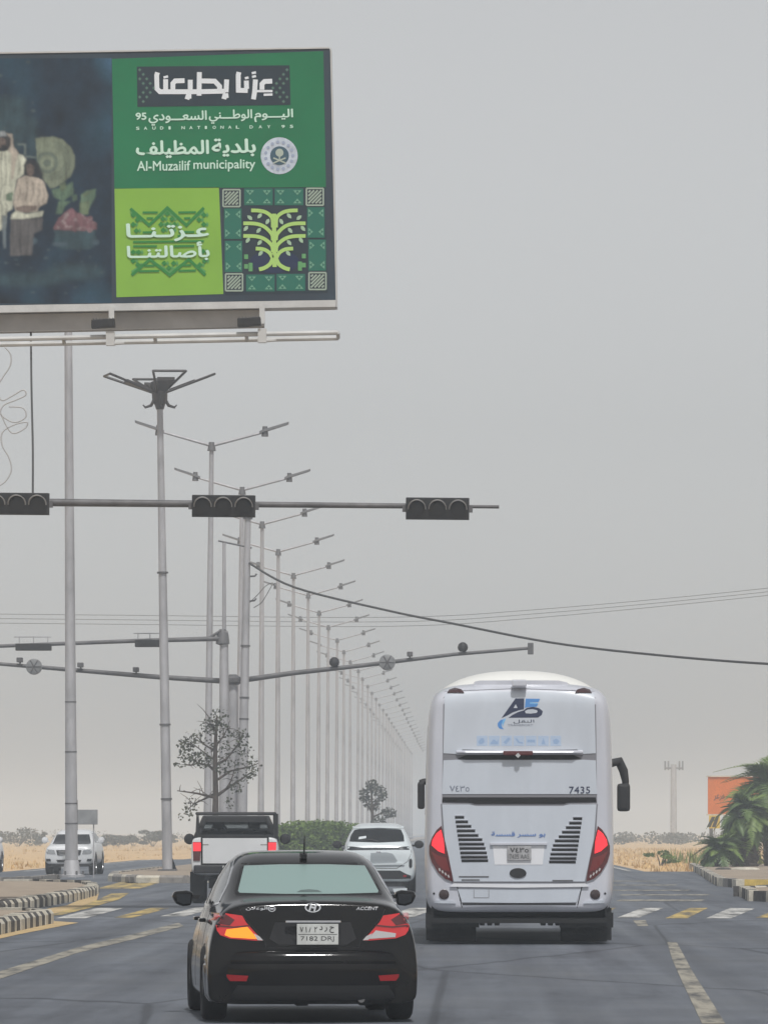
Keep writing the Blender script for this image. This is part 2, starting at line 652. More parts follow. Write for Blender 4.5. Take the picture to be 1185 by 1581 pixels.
# lane lines by the camera
sheet('lane_line', [gq((0, 1512), (0, 1500), (120, 1463), (200, 1444), (276, 1425), (284, 1430), (205, 1451), (122, 1471))], M_pold, 0.004)
sheet('lane_line', [gq((1083, 1581), (1119, 1581), (1094, 1541), (1068, 1500), (1044, 1455), (1029, 1455), (1037, 1482), (1054, 1520))], M_pold, 0.004)
sheet('lane_line', [gq((1120, 1640), (1160, 1640), (1124, 1586), (1083, 1586))], M_pold, 0.004)
sheet('lane_line', [gq((976, 1421), (996, 1421), (1000, 1430), (984, 1430))], M_pold, 0.004)
for k in range(24):
    y = 240 + k * 14
    sheet('lane_line', [[(0.9, y), (1.06, y), (1.06, y + 4), (0.9, y + 4)]], M_pw, 0.004)
sheet('edge_line', [[(6.3, 224), (6.5, 224), (6.5, 1500), (6.3, 1500)]], M_pw, 0.004)
sheet('edge_line', [[(-6.9, 224), (-6.75, 224), (-6.75, 1500), (-6.9, 1500)]], M_py, 0.004)
sheet('edge_line', [[(-16.9, 224), (-16.7, 224), (-16.7, 1500), (-16.9, 1500)]], M_pw, 0.004)
# yellow band beside the second kerb, sand blown against it
M_drift = mat('sand_drift', (0.50, 0.37, 0.20), 0.95, noise=(1.5, 0.25), bump=(12, 0.3), spec=0.1)
sheet('sand_drift', [gq((0, 1418), (70, 1404), (104, 1398), (136, 1384), (154, 1376), (150, 1390), (120, 1402), (66, 1415), (0, 1428))], M_drift, 0.006)
sheet('edge_line', [gq((66, 1415), (120, 1402), (150, 1390), (172, 1380), (200, 1379), (184, 1389), (140, 1402), (96, 1413))], M_py, 0.008)
sheet('sand_drift', [[(-7.0, 60), (-6.6, 62), (-6.55, 86), (-6.4, 97), (-7.0, 99), (-8.4, 106), (-14, 106), (-14, 99), (-7.05, 98)]], M_drift, 0.006)

stone_meshes = {}
def kerb_stone(w, L, h, m):
    k = (round(w, 2), round(L, 2), round(h, 2), m.name)
    if k not in stone_meshes:
        mb = MB()
        mb.prism([(-w / 2, -L / 2, 0), (w / 2, -L / 2, 0), (w / 2, -L / 2, h * 0.72), (w / 2 - 0.05, -L / 2, h), (-w / 2, -L / 2, h)], (0, L, 0))
        me = mb.mesh('kerb_stone')
        me.materials.append(m)
        stone_meshes[k] = me
    return stone_meshes[k]

def kerb_row(parent, path, mats, L=0.62, w=0.28, h=0.24):
    """painted stones one after the other along a path; the face is to the right of the path"""
    path = [Vector(p) for p in path]
    seg = [(path[i], path[i + 1]) for i in range(len(path) - 1)]
    total = sum((b - a).length for a, b in seg)
    n = int(total / L)
    for k in range(n):
        t = (k + 0.5) * L
        for a, b in seg:
            l = (b - a).length
            if t <= l:
                break
            t -= l
        d = (b - a).normalized()
        p = a + d * t
        o = bpy.data.objects.new('kerb_stone', kerb_stone(w, L - 0.025, h, mats[k % len(mats)]))
        COL.objects.link(o)
        o.parent = parent
        o.location = (p.x + random.uniform(-.012, .012), p.y, random.uniform(-.015, .006))
        o.rotation_euler = (0, random.uniform(-.02, .02), math.atan2(-d.x, d.y) + random.uniform(-.02, .02))

def island(name, poly, top=0.2, m=M_pave):
    mb = MB()
    mb.prism([(x, y, -0.03) for x, y in poly], (0, 0, top + 0.03))
    o = mb.build(name, m)
    return kind(o, 'structure')

BW = [M_kdark, M_klight]
near = island('median_island', [(-7.1, 45), (-7.1, 96.6), (-7.5, 98), (-8.6, 98.6), (-15, 98.6), (-15, 45)])
kerb_row(near, [(-6.98, 74), (-6.9, 96.2), (-7.3, 98.2), (-8.6, 99.0), (-15, 99.0)], BW)
mid = island('median_island', [(-8.72, 106.6), (-8.72, 128), (-8.95, 138), (-9.4, 146), (-10.1, 153), (-11.6, 158), (-18, 158), (-18, 106.6)], 0.18)
kerb_row(mid, [(-18, 106.4), (-9.0, 106.4), (-8.6, 107.2), (-8.6, 128), (-8.82, 138), (-9.25, 146), (-9.95, 153.4), (-11.5, 158.4), (-13, 159)], BW, L=0.8)
# rear edge kerb of that island, grey and broken
kerb_row(mid, [(-12.3, 176), (-12.45, 168), (-13.0, 163), (-18, 162)], [M_kgrey], L=1.1)
far = island('median', [(-9.55, 173), (-10.6, 178), (-11.1, 188), (-11.1, 4200), (-7.3, 4200), (-7.3, 178), (-7.5, 173.5), (-8.2, 172)], 0.2)
kerb_row(far, [(-11.2, 215), (-11.2, 188), (-10.7, 178), (-9.6, 172.8), (-8.2, 171.8), (-7.45, 173.4), (-7.2, 178), (-7.2, 215)], [M_kgrey, M_kgrey, M_klight], L=0.9)
# traffic islands on the right
r1 = island('corner_island', [(8.4, 200), (7.7, 176), (7.35, 163), (7.6, 157.5), (9.2, 157), (16, 160), (16, 240), (9.5, 240)], 0.2, M_pave)
kerb_row(r1, [(16, 159.8), (9.2, 156.8), (7.5, 157.3)], [M_klight, M_kyel, M_kyel, M_klight], L=1.3)
kerb_row(r1, [(7.5, 157.3), (7.22, 163), (7.57, 176), (8.3, 200), (9.4, 240)], [M_klight, M_kdark, M_kgrey, M_klight], L=1.3)
r2 = island('corner_island', [(6.75, 137), (6.5, 128), (7.0, 125), (12, 125), (12, 142), (8, 142)], 0.2, M_pave)
kerb_row(r2, [(12, 124.8), (6.9, 124.8), (6.38, 128), (6.63, 137.2), (7.9, 142.2)], [M_klight, M_kdark], L=1.3)

# dry grass of the desert (far too many blades to count)
M_dry = mat('dry_grass', (0.60, 0.43, 0.22), 0.9, noise=(0.3, 0.3), spec=0.1)
M_grn = mat('green_weed', (0.16, 0.19, 0.06), 0.9, noise=(0.8, 0.3), spec=0.1)
def grass(name, x0, x1, y0, y1, n, m, hmin, hmax):
    mb = MB()
    for k in range(n):
        y = y0 + (y1 - y0) * random.random() ** 1.7
        x = random.uniform(x0, x1)
        h = random.uniform(hmin, hmax)
        for b in range(4):
            a = random.uniform(0, 6.28)
            w = random.uniform(.03, .07)
            l = random.uniform(.2, .6) * h
            bx, by = x + random.uniform(-.2, .2), y + random.uniform(-.2, .2)
            ca, sa = math.cos(a), math.sin(a)
            i = len(mb.v)
            mb.v += [(bx - sa * w, by + ca * w, -.05), (bx + sa * w, by - ca * w, -.05), (bx + ca * l, by + sa * l, h * random.uniform(.7, 1))]
            mb.f.append((i, i + 1, i + 2))
    return kind(mb.build(name, m), 'stuff')
grass('dry_grass', 7.4, 34, 224, 520, 3000, M_dry, .05, .26)
grass('dry_grass', -60, -18.2, 215, 620, 3000, M_dry, .05, .24)
grass('green_weeds', 10.2, 14.5, 232, 300, 120, M_grn, .4, .9)

# the dusty air: one closed box round everything, sky outside
hz = MB()
hz.box((0, 2200, 9.6), (3400, 4560, 21.4))
M_haze = bpy.data.materials.new('haze')
M_haze.use_nodes = True
hn = M_haze.node_tree
hn.nodes.remove(hn.nodes['Principled BSDF'])
pv = hn.nodes.new('ShaderNodeVolumePrincipled')
pv.inputs['Color'].default_value = HAZE_COLOR
pv.inputs['Density'].default_value = HAZE_DENSITY
pv.inputs['Anisotropy'].default_value = 0.0
hn.links.new(pv.outputs[0], hn.nodes['Material Output'].inputs['Volume'])
kind(hz.build('haze', M_haze), 'stuff')

# ------------------------------------------------------------------ poles, signals, wires
M_steel = mat('galvanised', (0.43, 0.425, 0.435), 0.6, metal=0.3, noise=(2.5, 0.25), stretch=(1, 1, 0.3))
M_steel_d = mat('dark_steel', (0.12, 0.117, 0.12), 0.6, metal=0.2, noise=(3, 0.3))
M_black = mat('black_housing', (0.007, 0.007, 0.008), 0.6, noise=(8, 0.4), bump=(40, 0.15))
M_lens = mat('dark_lens', (0.005, 0.005, 0.005), 0.4)
M_bronze = mat('lamp_bronze', (0.035, 0.030, 0.028), 0.5, noise=(6, 0.3))
M_lum = mat('luminaire_grey', (0.17, 0.17, 0.175), 0.5)
M_wire = mat('cable_black', (0.06, 0.06, 0.06), 0.7)
M_white = mat('white_paint', (0.72, 0.72, 0.70), 0.5, noise=(2, 0.08))
M_signback = mat('sign_back', (0.24, 0.245, 0.25), 0.6, noise=(4, 0.2))

# double arm street lamps along the median
GRP_L = 'double arm street lamps along the median'
def street_lamp():
    t = thing('street_lamp', '', 'street lamp', group=GRP_L)
    mb = MB()
    mb.tube([(0, 0, .2), (0, 0, 3), (0, 0, 9), (0, 0, 15.6)], [.165, .14, .115, .08], 14)
    mb.build('pole', M_steel, t, smooth=40)
    mb = MB()
    mb.box((0, 0, .22), (.55, .55, .05))
    mb.tube([(0, 0, .24), (0, 0, .5)], [.24, .2], 14)
    mb.build('base_plate', M_steel_d, t, smooth=40)
    mb = MB()
    mb.box((.02, -.15, 1.1), (.14, .06, .5))
    mb.build('access_door', M_steel_d, t, bevel=.01)
    mb = MB()
    mb.tube([(0, 0, 15.5), (0, 0, 15.82)], [.16, .10], 12)
    mb.build('arm_joint', M_steel_d, t, smooth=40)
    for s in (-1, 1):
        mb = MB()
        mb.tube([(s * .05, 0, 15.7), (s * .9, 0, 15.93), (s * 1.9, 0, 16.2), (s * 2.05, 0, 16.24)], [.055, .05, .042, .042], 10)
        a = mb.build('arm', M_steel, t, smooth=40)
        mb = MB()
        mb.prism([(s * 1.75, -.14, 16.15), (s * 1.95, -.17, 16.23), (s * 2.75, -.14, 16.48), (s * 2.82, -.06, 16.51), (s * 2.82, .06, 16.51), (s * 2.75, .14, 16.48), (s * 1.95, .17, 16.23), (s * 1.75, .14, 16.15)], (0, 0, .09))
        mb.build('luminaire', M_lum, a)
        mb = MB()
        mb.tube([(s * 1.95, 0, 16.05), (s * 1.95, 0, 16.42)], [.13, .09], 10)
        mb.build('driver_box', M_steel_d, a, smooth=40)
    return t
lab = {0: 'tallest double arm street lamp behind the middle signal head', 1: 'double arm street lamp just behind the tallest one, second along the median',
       2: 'third double arm street lamp along the median, arm meeting the signal boom', 3: 'fourth double arm street lamp along the median from the camera'}
base = None
NL = 32
for k in range(NL):
    D = 214 + 27.2 * k
    x = -9.4
    tl = (random.uniform(-.003, .003), 0.012 * (1 if k < 2 else .4) + random.uniform(-.004, .003))
    lb = lab.get(k)
    if lb is None:
        lb = 'double arm street lamp mid row along the median, greyed by dust' if k < 12 else 'faint double arm street lamp far down the median, lost in dust'
    if base is None:
        base = street_lamp()
        base['label'] = lb
        base.location = (x, D, 0)
        base.rotation_euler = (tl[0], tl[1], 0)
    else:
        dup(base, (x + random.uniform(-.08, .08), D + random.uniform(-.8, .8), 0), random.uniform(-.05, .05), lb, tl)
ORD = ['fifth', 'sixth', 'seventh', 'eighth', 'ninth', 'tenth', 'eleventh', 'twelfth']
lamps = sorted([o for o in COL.objects if o.name.startswith('street_lamp')], key=lambda o: o.location.y)
for k in range(4, 12):
    lamps[k]['label'] = '%s double arm street lamp along the median, counted from the camera' % ORD[k - 4]

# tall ornamental lamp with four winged arms
p0 = at(259, 1345, 196)
t = thing('ornamental_lamp', 'tall lamp post with dark winged ornamental head rising beside the pickup', 'street lamp', (p0.x, 196, 0), tilt=(0, R(-0.95)))
Z = lambda py: H - (py - VY) * 196 / F
mb = MB()
mb.tube([(0, 0, .2), (0, 0, Z(1000)), (0, 0, Z(625))], [.175, .15, .10], 16)
pole = mb.build('pole', M_steel, t, smooth=40)
for z in (Z(1120), Z(1235), 10.2):
    mb = MB()
    mb.tube([(0, 0, z), (0, 0, z + .06)], .19, 16)
    mb.build('collar', M_steel_d, pole, smooth=40)
mb = MB()
mb.box((0, 0, .23), (.62, .62, .06))
for a in range(4):
    mb.prism([(.14, -.015, .25), (.3, -.015, .25), (.15, -.015, .7)], (0, .03, 0))
mb.build('base_plate', M_steel_d, t)
mb = MB()
mb.lathe([(Z(632), .02), (Z(632), .13), (Z(622), .2), (Z(606), .26), (Z(597), .34), (Z(590), .3), (Z(586), .14), (Z(586), 0.0)], 'z', 16)
mb.build('lamp_head', M_bronze, t, smooth=40)
for k in range(4):
    a0 = R(14 + 90 * k)
    Mr = Matrix.Rotation(a0, 4, 'Z')
    def wp(r, w, z):
        return Mr @ Vector((r, w, z))
    mb = MB()
    zi, zo = Z(606), Z(579)
    outline = [wp(.2, -.12, zi), wp(1.78, -.56, zo), wp(1.78, .56, zo), wp(.2, .12, zi)]
    for i in range(4):
        mb.tube([outline[i], outline[(i + 1) % 4]], .042, 8)
    w_ = mb.build('lamp_wing', M_bronze, t)
    mb = MB()
    f = lambda r: zi + (zo - zi) * (r - .2) / 1.58 - .03
    mb.prism([wp(.35, -.13, f(.35)), wp(1.15, -.3, f(1.15)), wp(1.15, .3, f(1.15)), wp(.35, .13, f(.35))], (0, 0, .11))
    mb.build('luminaire', M_bronze, w_)
    mb = MB()
    mb.tube([wp(.2, 0, Z(605)), wp(.2, 0, Z(618)), wp(.3, 0, Z(626)), wp(.5, 0, Z(629)), wp(.58, 0, Z(625))], [.07, .06, .055, .045, .02], 8)
    mb.build('lamp_scroll', M_bronze, t, smooth=40)

# bare thick pole in front, top hidden by the hoarding
t = thing('lamp_post', 'thick grey post on the near median, its top hidden behind the hoarding', 'post', (at(111, 1360, 175).x, 175, 0), tilt=(0, R(-0.35)))
mb = MB()
mb.tube([(0, 0, .15), (0, 0, 5), (0, 0, 16.6)], [.195, .165, .115], 18)
pole = mb.build('pole', M_steel, t, smooth=40)
for z in (1.75, 2.35, 3.9, 5.4):
    mb = MB()
    mb.tube([(0, 0, z), (0, 0, z + .035)], .205 - z * .006, 18)
    mb.build('collar', M_steel_d, pole, smooth=40)
mb = MB()
mb.lathe([(.15, .4), (.22, .4), (.24, .27), (.62, .215), (.66, .2)], 'z', 18)
mb.build('base_flange', M_steel, t, smooth=40)
for k in range(6):
    mb = MB()
    mb.tube([(.34 * math.cos(k * 1.047), .34 * math.sin(k * 1.047), .2), (.34 * math.cos(k * 1.047), .34 * math.sin(k * 1.047), .34)], .03, 6)
    mb.build('bolt', M_steel_d, t)
mb = MB()
mb.box((.1, .12, 2.02), (.16, .16, .9))
mb.build('junction_box', M_steel_d, t)

# board behind it
D = 190
t = thing('road_sign', 'dark back of a small road sign just behind the thick grey post', 'road sign', (at(140, 1300, D).x, D, 0))
mb = MB()
x0, x1 = (102 - 140) * D / F, (151 - 140) * D / F
mb.box(((x0 + x1) / 2, 0, H - (1261.5 - VY) * D / F), (x1 - x0, .06, 23 * D / F))
mb.build('sign_panel', M_signback, t, bevel=.01)
for q in (-.5, .1):
    mb = MB()
    mb.tube([(q, .06, 0), (q, .06, 2.15)], .022, 8)
    mb.build('post', M_steel, t)

# plain tapered pole carrying the overhead cable
D = 200
pu = at(372, 1340, D)
t = thing('utility_pole', 'pale tapered utility pole with cable brackets behind the bare tree', 'utility pole', (pu.x, D, 0), tilt=(0, R(1.1)))
mb = MB()
mb.tube([(0, 0, 0), (0, 0, 6), (0, 0, 12.3)], [.19, .15, .105], 16)
pole = mb.build('pole', M_steel, t, smooth=40)
for py in (800, 997, 1077, 1110, 1180):
    mb = MB()
    z = H - (py - VY) * D / F
    mb.tube([(0, 0, z - .03), (0, 0, z + .03)], .165, 12)
    mb.build('band', M_steel_d, pole, smooth=40)
for py in (890, 928):
    mb = MB()
    z = H - (py - VY) * D / F
    mb.tube([(0.05, 0, z), (.28, 0, z + .02), (.34, 0, z + .1)], .03, 6)
    mb.build('cable_bracket', M_steel_d, t)

def wire(name, pts, rad, label, cat='cable', m=M_wire, group=None, n=6):
    mb = MB()
    P = [at(*p) for p in pts]
    fine = []
    for i in range(len(P) - 1):
        a, b = P[i], P[i + 1]
        pa, pb = P[max(0, i - 1)], P[min(len(P) - 1, i + 2)]
        for k in range(6):
            u = k / 6
            fine.append(0.5 * ((2 * a) + (b - pa) * u + (2 * pa - 5 * a + 4 * b - pb) * u * u + (-pa + 3 * a - 3 * b + pb) * u ** 3))
    fine.append(P[-1])
    mb.tube(fine, rad, n)
    return tag(mb.build(name, m, smooth=True), label, cat, group)
wire('overhead_cable', [(384, 869, 200), (455, 907, 196), (600, 943, 190), (700, 963, 186), (850, 992, 180), (1000, 1010, 174), (1185, 1025, 166), (1420, 1034, 156)], .038,
     'thick dark cable sagging from the utility pole above the bus to the right', 'cable')
wire('loose_wire', [(386, 930, 199.6), (398, 918, 199), (410, 905, 199), (421, 900, 199), (424, 908, 199)], .013, 'short loose wire curling beside the top of the utility pole', 'wire')
wire('loose_wire', [(392, 938, 199.5), (404, 930, 199), (414, 914, 199), (420, 903, 199)], .013, 'second loose wire hanging lowest beside the utility pole', 'wire')
M_farw = mat('far_wire', (0.09, 0.09, 0.09), 0.7)
for i, dy in enumerate((0, 7, 14)):
    wire('power_line', [(-200, 946 + dy, 620), (200, 950 + dy, 600), (600, 953 + dy, 600), (830, 941 + dy * .9, 600), (1185, 908 + dy * .8, 600), (1500, 868 + dy, 600)], .034,
         'faint thin power line crossing the whole hazy sky, %s of three' % ('top', 'middle', 'lowest')[i], 'power line', M_farw, 'faint power lines across the sky', 5)

# near traffic signals on their boom
DS = 102.0
s_ = F / DS
bx = lambda px: (px - VX) / s_
bz = lambda py: H - (py - VY) / s_
t = thing('traffic_signal_mast', 'long grey signal boom with tapering tip carrying three dark heads', 'signal boom', (-9.6, DS, 0))
mb = MB()
mb.tube([(0, 0, .2), (0, 0, 4), (0, 0, bz(772))], [.2, .17, .14], 16)
mb.build('pole', M_steel_d, t, smooth=40)
mb = MB()
pts = [(bx(q) + 9.6, .16, bz(775 + (q - 75) * 0.0098)) for q in (-140, 76, 296, 394, 626, 724, 770)]
mb.tube(pts, [.085, .068, .062, .052, .046, .03, .03], 12)
mb.build('boom', M_steel_d, t, smooth=40)
def signal_head(cx, cz, label):
    h = thing('traffic_signal', label, 'traffic light', (cx, DS, cz), rz=0, group='dark three lamp signal heads on the near boom', tilt=(0, R(0.5)))
    mb = MB()
    w, hh = 97 / s_, 33 / s_
    mb.box((0, 0.02, 0), (w, .16, hh))
    bd = mb.build('housing', M_black, h, bevel=.015)
    mb = MB()
    mb.box((0, .13, 0), (w + .01, .02, hh + .01))
    mb.build('backing_plate', M_black, h)
    for k in (-1, 0, 1):
        x = k * w / 3.06
        mb = MB()
        mb.lathe([(-.062, 0.0), (-.064, .09), (-.06, .128), (-.055, .132)], 'y', 24, (x, 0, -.012))
        ln = mb.build('lens', M_lens, h, smooth=40)
        mb = MB()
        ri, n = .142, 18
        vs, fs = [], []
        for j in range(n + 1):
            an = R(-5) + (math.pi + R(10)) * j / n
            for r_, y in ((ri, -.06), (ri, -.24 + .10 * (1 - math.sin(max(0, an)))), (ri + .018, -.24 + .10 * (1 - math.sin(max(0, an)))), (ri + .018, -.06)):
                vs.append((x + r_ * math.cos(an), y, -.012 + r_ * math.sin(an)))
        for j in range(n):
            for q in range(4):
                fs.append((j * 4 + q, j * 4 + (q + 1) % 4, j * 4 + 4 + (q + 1) % 4, j * 4 + 4 + q))
        mb.add(vs, fs)
        mb.build('visor', mat('visor_grey', (0.30, 0.30, 0.30), 0.5), h, smooth=40)
    mb = MB()
    for sx in (-1, 1):
        mb.box((sx * (w / 2 + .03), .1, 0), (.07, .08, .12))
    mb.box((0, .155, 0), (.5, .03, .14))
    mb.build('clamp', M_steel_d, h)
    return h
signal_head(bx(27), bz(777.5), 'dark three lamp signal head cut off under the dangling wire')
signal_head(bx(345), bz(781), 'dark three lamp signal head in front of the lamp row, middle of the boom')
signal_head(bx(675), bz(785), 'dark three lamp signal head nearest the boom tip, above the bus')

# second signal mast seen from the side
D = 200.0
s2 = F / D
X2 = lambda px: (px - VX) / s2
Z2 = lambda py: H - (py - VY) / s2
x0 = X2(346)
t = thing('signal_mast', 'dark grey mast with a horizontal arm to the left, behind the bare tree', 'signal mast', (x0, D, 0))
mb = MB()
mb.tube([(0, 0, .15), (0, 0, Z2(1050)), (0, 0, Z2(975))], [.175, .16, .14], 14)
mb.tube([(0, 0, Z2(980)), (0, 0, Z2(838))], [.07, .055], 10)
mb.build('pole', M_steel, t, smooth=40)
mb = MB()
mb.tube([(0, -.1, Z2(986)), (X2(200) - x0, -.1, Z2(990)), (X2(-60) - x0, -.1, Z2(1000))], [.085, .07, .06], 10)
mb.build('arm', M_steel_d, t, smooth=40)
mb = MB()
mb.lathe([(-.25, .1), (-.2, .24), (.15, .2), (.3, .11)], 'z', 14, (-.05, 0, Z2(985)))
mb.tube([(-.1, -.1, Z2(974)), (-.55, -.1, Z2(986))], .05, 8)
mb.build('arm_joint', M_steel_d, t, smooth=40)
mb = MB()
mb.tube([(-.2, 0, Z2(835)), (.95, 0, Z2(846))], .03, 8)
mb.build('antenna_bar', M_steel_d, t)
for a, b, yy, lb in ((25, 80, 997, 'flat dark signal head seen edge on, farther left on the second arm'), (209, 255, 991.5, 'flat dark signal head seen edge on, nearer the second mast')):
    h = thing('traffic_signal', lb, 'traffic light', (X2((a + b) / 2), D - .1, Z2(yy)), group='edge on signal heads on the second mast')
    mb = MB()
    mb.box((0, 0, -.05), ((b - a) / s2, .38, .24))
    mb.build('housing', M_black, h, bevel=.02)
    mb = MB()
    for q in (-.5, 0, .5):
        mb.box((q * (b - a) / s2 * .8, 0, .17), (.03, .05, .3))
    mb.tube([(-(b - a) / s2 * .55, 0, .3), ((b - a) / s2 * .5, 0, .3)], .018, 6)
    mb.build('mounting_rail', M_steel, h)

# two armed camera gantry
x0 = X2(358)
D3 = 201.0
t = thing('camera_gantry', 'two armed gantry with cameras and round discs, arms rising from its mast', 'gantry', (x0, D3, 0))
mb = MB()
mb.tube([(0, 0, .15), (0, 0, Z2(1090)), (0, 0, Z2(1048))], [.19, .175, .165], 16)
mb.build('pole', M_steel, t, smooth=40)
mb = MB()
mb.lathe([(Z2(1056), .2), (Z2(1052), .33), (Z2(1046), .33), (Z2(1043), .2), (Z2(1040), .12), (Z2(1040), 0)], 'z', 16)
mb.build('arm_joint', M_steel_d, t, smooth=40)
curveR = [(366, 1050), (450, 1038), (560, 1026), (700, 1009), (820, 999)]
curveL = [(352, 1051), (240, 1044), (120, 1034), (0, 1024), (-90, 1017)]
for cv, nm in ((curveR, 'arm'), (curveL, 'arm')):
    mb = MB()
    mb.tube([(X2(a) - x0, 0, Z2(b)) for a, b in cv], [.095, .085, .075, .062, .055], 12)
    mb.build(nm, M_steel_d, t, smooth=40)
def on(px, cv):
    cv = sorted(cv)
    for (a, b), (c, d) in zip(cv, cv[1:]):
        if a <= px <= c:
            return b + (d - b) * (px - a) / (c - a)
    return cv[-1][1]
for px, r_ in ((50, .28), (597, .28)):
    py = on(px, curveR if px > 360 else curveL)
    mb = MB()
    mb.lathe([(-.12, 0), (-.12, r_ * .9), (-.1, r_), (-.06, r_), (-.04, 0)], 'y', 24, (X2(px) - x0, -.02, Z2(py)))
    d = mb.build('round_disc', mat('disc_grey', (0.22, 0.225, 0.23), 0.5, noise=(5, .3)), t, smooth=40)
    mb = MB()
    for a in (0, 60, 120):
        dx, dz = math.cos(R(a)) * r_ * .9, math.sin(R(a)) * r_ * .9
        mb.tube([(X2(px) - x0 - dx, -.14, Z2(py) - dz), (X2(px) - x0 + dx, -.14, Z2(py) + dz)], .02, 6)
    mb.build('disc_spokes', M_steel_d, d)
for px in (515, 714):
    py = on(px, curveR)
    mb = MB()
    mb.lathe([(-.16, 0), (-.15, .1), (-.08, .165), (0, .18), (.1, .15), (.17, .06), (.17, 0)], 'z', 16, (X2(px) - x0, -.05, Z2(py) + .22))
    mb.build('dome_camera', M_black, t, smooth=40)
for px in (28, 122, 208, 632):
    py = on(px, curveR if px > 360 else curveL)
    mb = MB()
    mb.box((X2(px) - x0, -.15, Z2(py) + .19), (.2, .45, .16))
    c_ = mb.build('camera', M_steel_d, t, bevel=.02)
    mb = MB()
    mb.tube([(X2(px) - x0, 0, Z2(py)), (X2(px) - x0, 0, Z2(py) + .14)], .03, 8)
    mb.build('camera_bracket', M_steel_d, c_)
mb = MB()
mb.box((X2(819) - x0, 0, Z2(1000)), (.2, .12, .4))
mb.build('arm_end_plate', M_steel_d, t, bevel=.02)

# far mast and poles right of the bus
D = 780
t = thing('antenna_mast', 'stout hazy mast with antennas at its top, right of the bus mirror', 'mast', (at(1039, 1290, D).x, D, 0))
k = D / F
mb = MB()
mb.tube([(0, 0, -.5), (0, 0, 104 * k + H)], [.46, .38], 12)
mb.build('pole', M_steel, t, smooth=40)
for q in (-13, -8, 9, 14):
    mb = MB()
    mb.box((q * k, 0, H + 102 * k), (2.6 * k, .2, 14 * k))
    mb.build('antenna_panel', M_steel_d, t)
mb = MB()
mb.tube([(-14 * k, 0, H + 98 * k), (15 * k, 0, H + 98 * k)], .12, 8)
mb.build('antenna_bar', M_steel_d, t)

# orange hoarding by the palm
D = 300
k = D / F
pX = lambda px: (px - VX) * k
pZ = lambda py: H - (py - VY) * k
t = thing('orange_hoarding', 'orange roadside hoarding half hidden behind the palm', 'hoarding', (pX(1140), D, 0))
ox = pX(1140)
M_or = mat('orange_print', (0.60, 0.16, 0.03), 0.6, noise=(1.2, 0.15))
mb = MB()
mb.prism([(pX(1092) - ox, 0, pZ(1257)), (pX(1205) - ox, 0, pZ(1257)), (pX(1205) - ox, 0, pZ(1199)), (pX(1092) - ox, 0, pZ(1199))], (0, .2, 0))
mb.build('panel', M_or, t)
mb = MB()
for a, b, c, d in ((1090, 1207, 1197.5, 1199.5), (1090, 1207, 1257, 1259)):
    mb.box(((pX(a) + pX(b)) / 2 - ox, .08, (pZ(c) + pZ(d)) / 2), (pX(b) - pX(a), .3, abs(pZ(c) - pZ(d))))
mb.build('frame', M_klight, t)
mb = text_mb(arabic('عرعر'), (pX(1101) - ox, pZ(1236), pX(1118) - ox, pZ(1227)), lambda u, v, l: (u, -.012 - .002 * l, v), .02)
mb.build('lettering', mat('brown_print', (0.18, 0.07, 0.03), .6), t)
for q in (1097, 1180):
    mb = MB()
    mb.tube([(pX(q) - ox, .12, -.05), (pX(q) - ox, .12, pZ(1257))], .09, 10)
    mb.build('post', M_steel_d, t)
D = 262
t = thing('chevron_board', 'small slanted yellow and dark board under the orange hoarding', 'road sign', (at(1102, 1300, D).x, D, 0))
k = D / F
zz = lambda py: H - (py - VY) * k
mb = MB()
mb.box((0, 0, (zz(1259) + zz(1279)) / 2), (17 * k, .05, 20 * k))
bd = mb.build('panel', mat('sign_yellow', (0.62, 0.44, 0.09), .6), t)
for q in (-1, 1):
    mb = MB()
    mb.prism([((-8 + 4 * q) * k, -.035, zz(1277)), ((-2 + 4 * q) * k, -.035, zz(1277)), ((4 + 3 * q) * k, -.035, zz(1261)), ((-1 + 3 * q) * k, -.035, zz(1261))], (0, .008, 0))
    mb.build('dark_stripe', M_kdark, t)
mb = MB()
mb.tube([(0, .05, 0), (0, .05, zz(1262))], .035, 8)
mb.build('post', M_steel, t)

# ------------------------------------------------------------------ the big hoarding over the median
DB = 110.0
kb = DB / F
bb = thing('billboard', 'big green and navy hoarding on a steel frame high over the median', 'billboard', (-10.6, DB, 0))
OX = -10.6
def BP(px, py, layer=0.0):
    return Vector(((px - VX) * kb - OX, -0.006 * layer, H - (py - VY) * kb))
def flat(name, m, polys, layer, parent=bb, label=None):
    m.node_tree.nodes['Principled BSDF'].inputs['Specular IOR Level'].default_value = 0.12
    """flat print: polygons in photograph pixels, a few millimetres above the sheet below"""
    mb = MB()
    for i, p in enumerate(polys):
        mb.add([BP(x, y, layer + (i % 7) * .1) for x, y in p], [tuple(range(len(p)))])
    o = mb.build(name, m, parent, label=label)
    if len(polys) > 1:
        o['kind'] = 'stuff'
    return o
def curve(p, n=5):
    p = [Vector(q) for q in p]
    out = []
    for i in range(len(p) - 1):
        a, b = p[i], p[i + 1]
        pa, pb = p[max(0, i - 1)], p[min(len(p) - 1, i + 2)]
        for k in range(n):
            u = k / n
            out.append(tuple(0.5 * ((2 * a) + (b - pa) * u + (2 * pa - 5 * a + 4 * b - pb) * u * u + (-pa + 3 * a - 3 * b + pb) * u ** 3)))
    return out + [tuple(p[-1])]
def lin(p, w):
    return line_poly(p, w)
def circ(cx, cy, r, n=20, ry=None, a0=0, a1=360):
    return [(cx + r * math.cos(R(a0 + (a1 - a0) * i / n)), cy + (ry or r) * math.sin(R(a0 + (a1 - a0) * i / n))) for i in range(n + (0 if a1 - a0 >= 360 else 1))]
M_navy = mat('print_navy', (0.010, 0.024, 0.046), 0.55, noise=(0.5, 0.3), col2=(0.012, 0.036, 0.058))
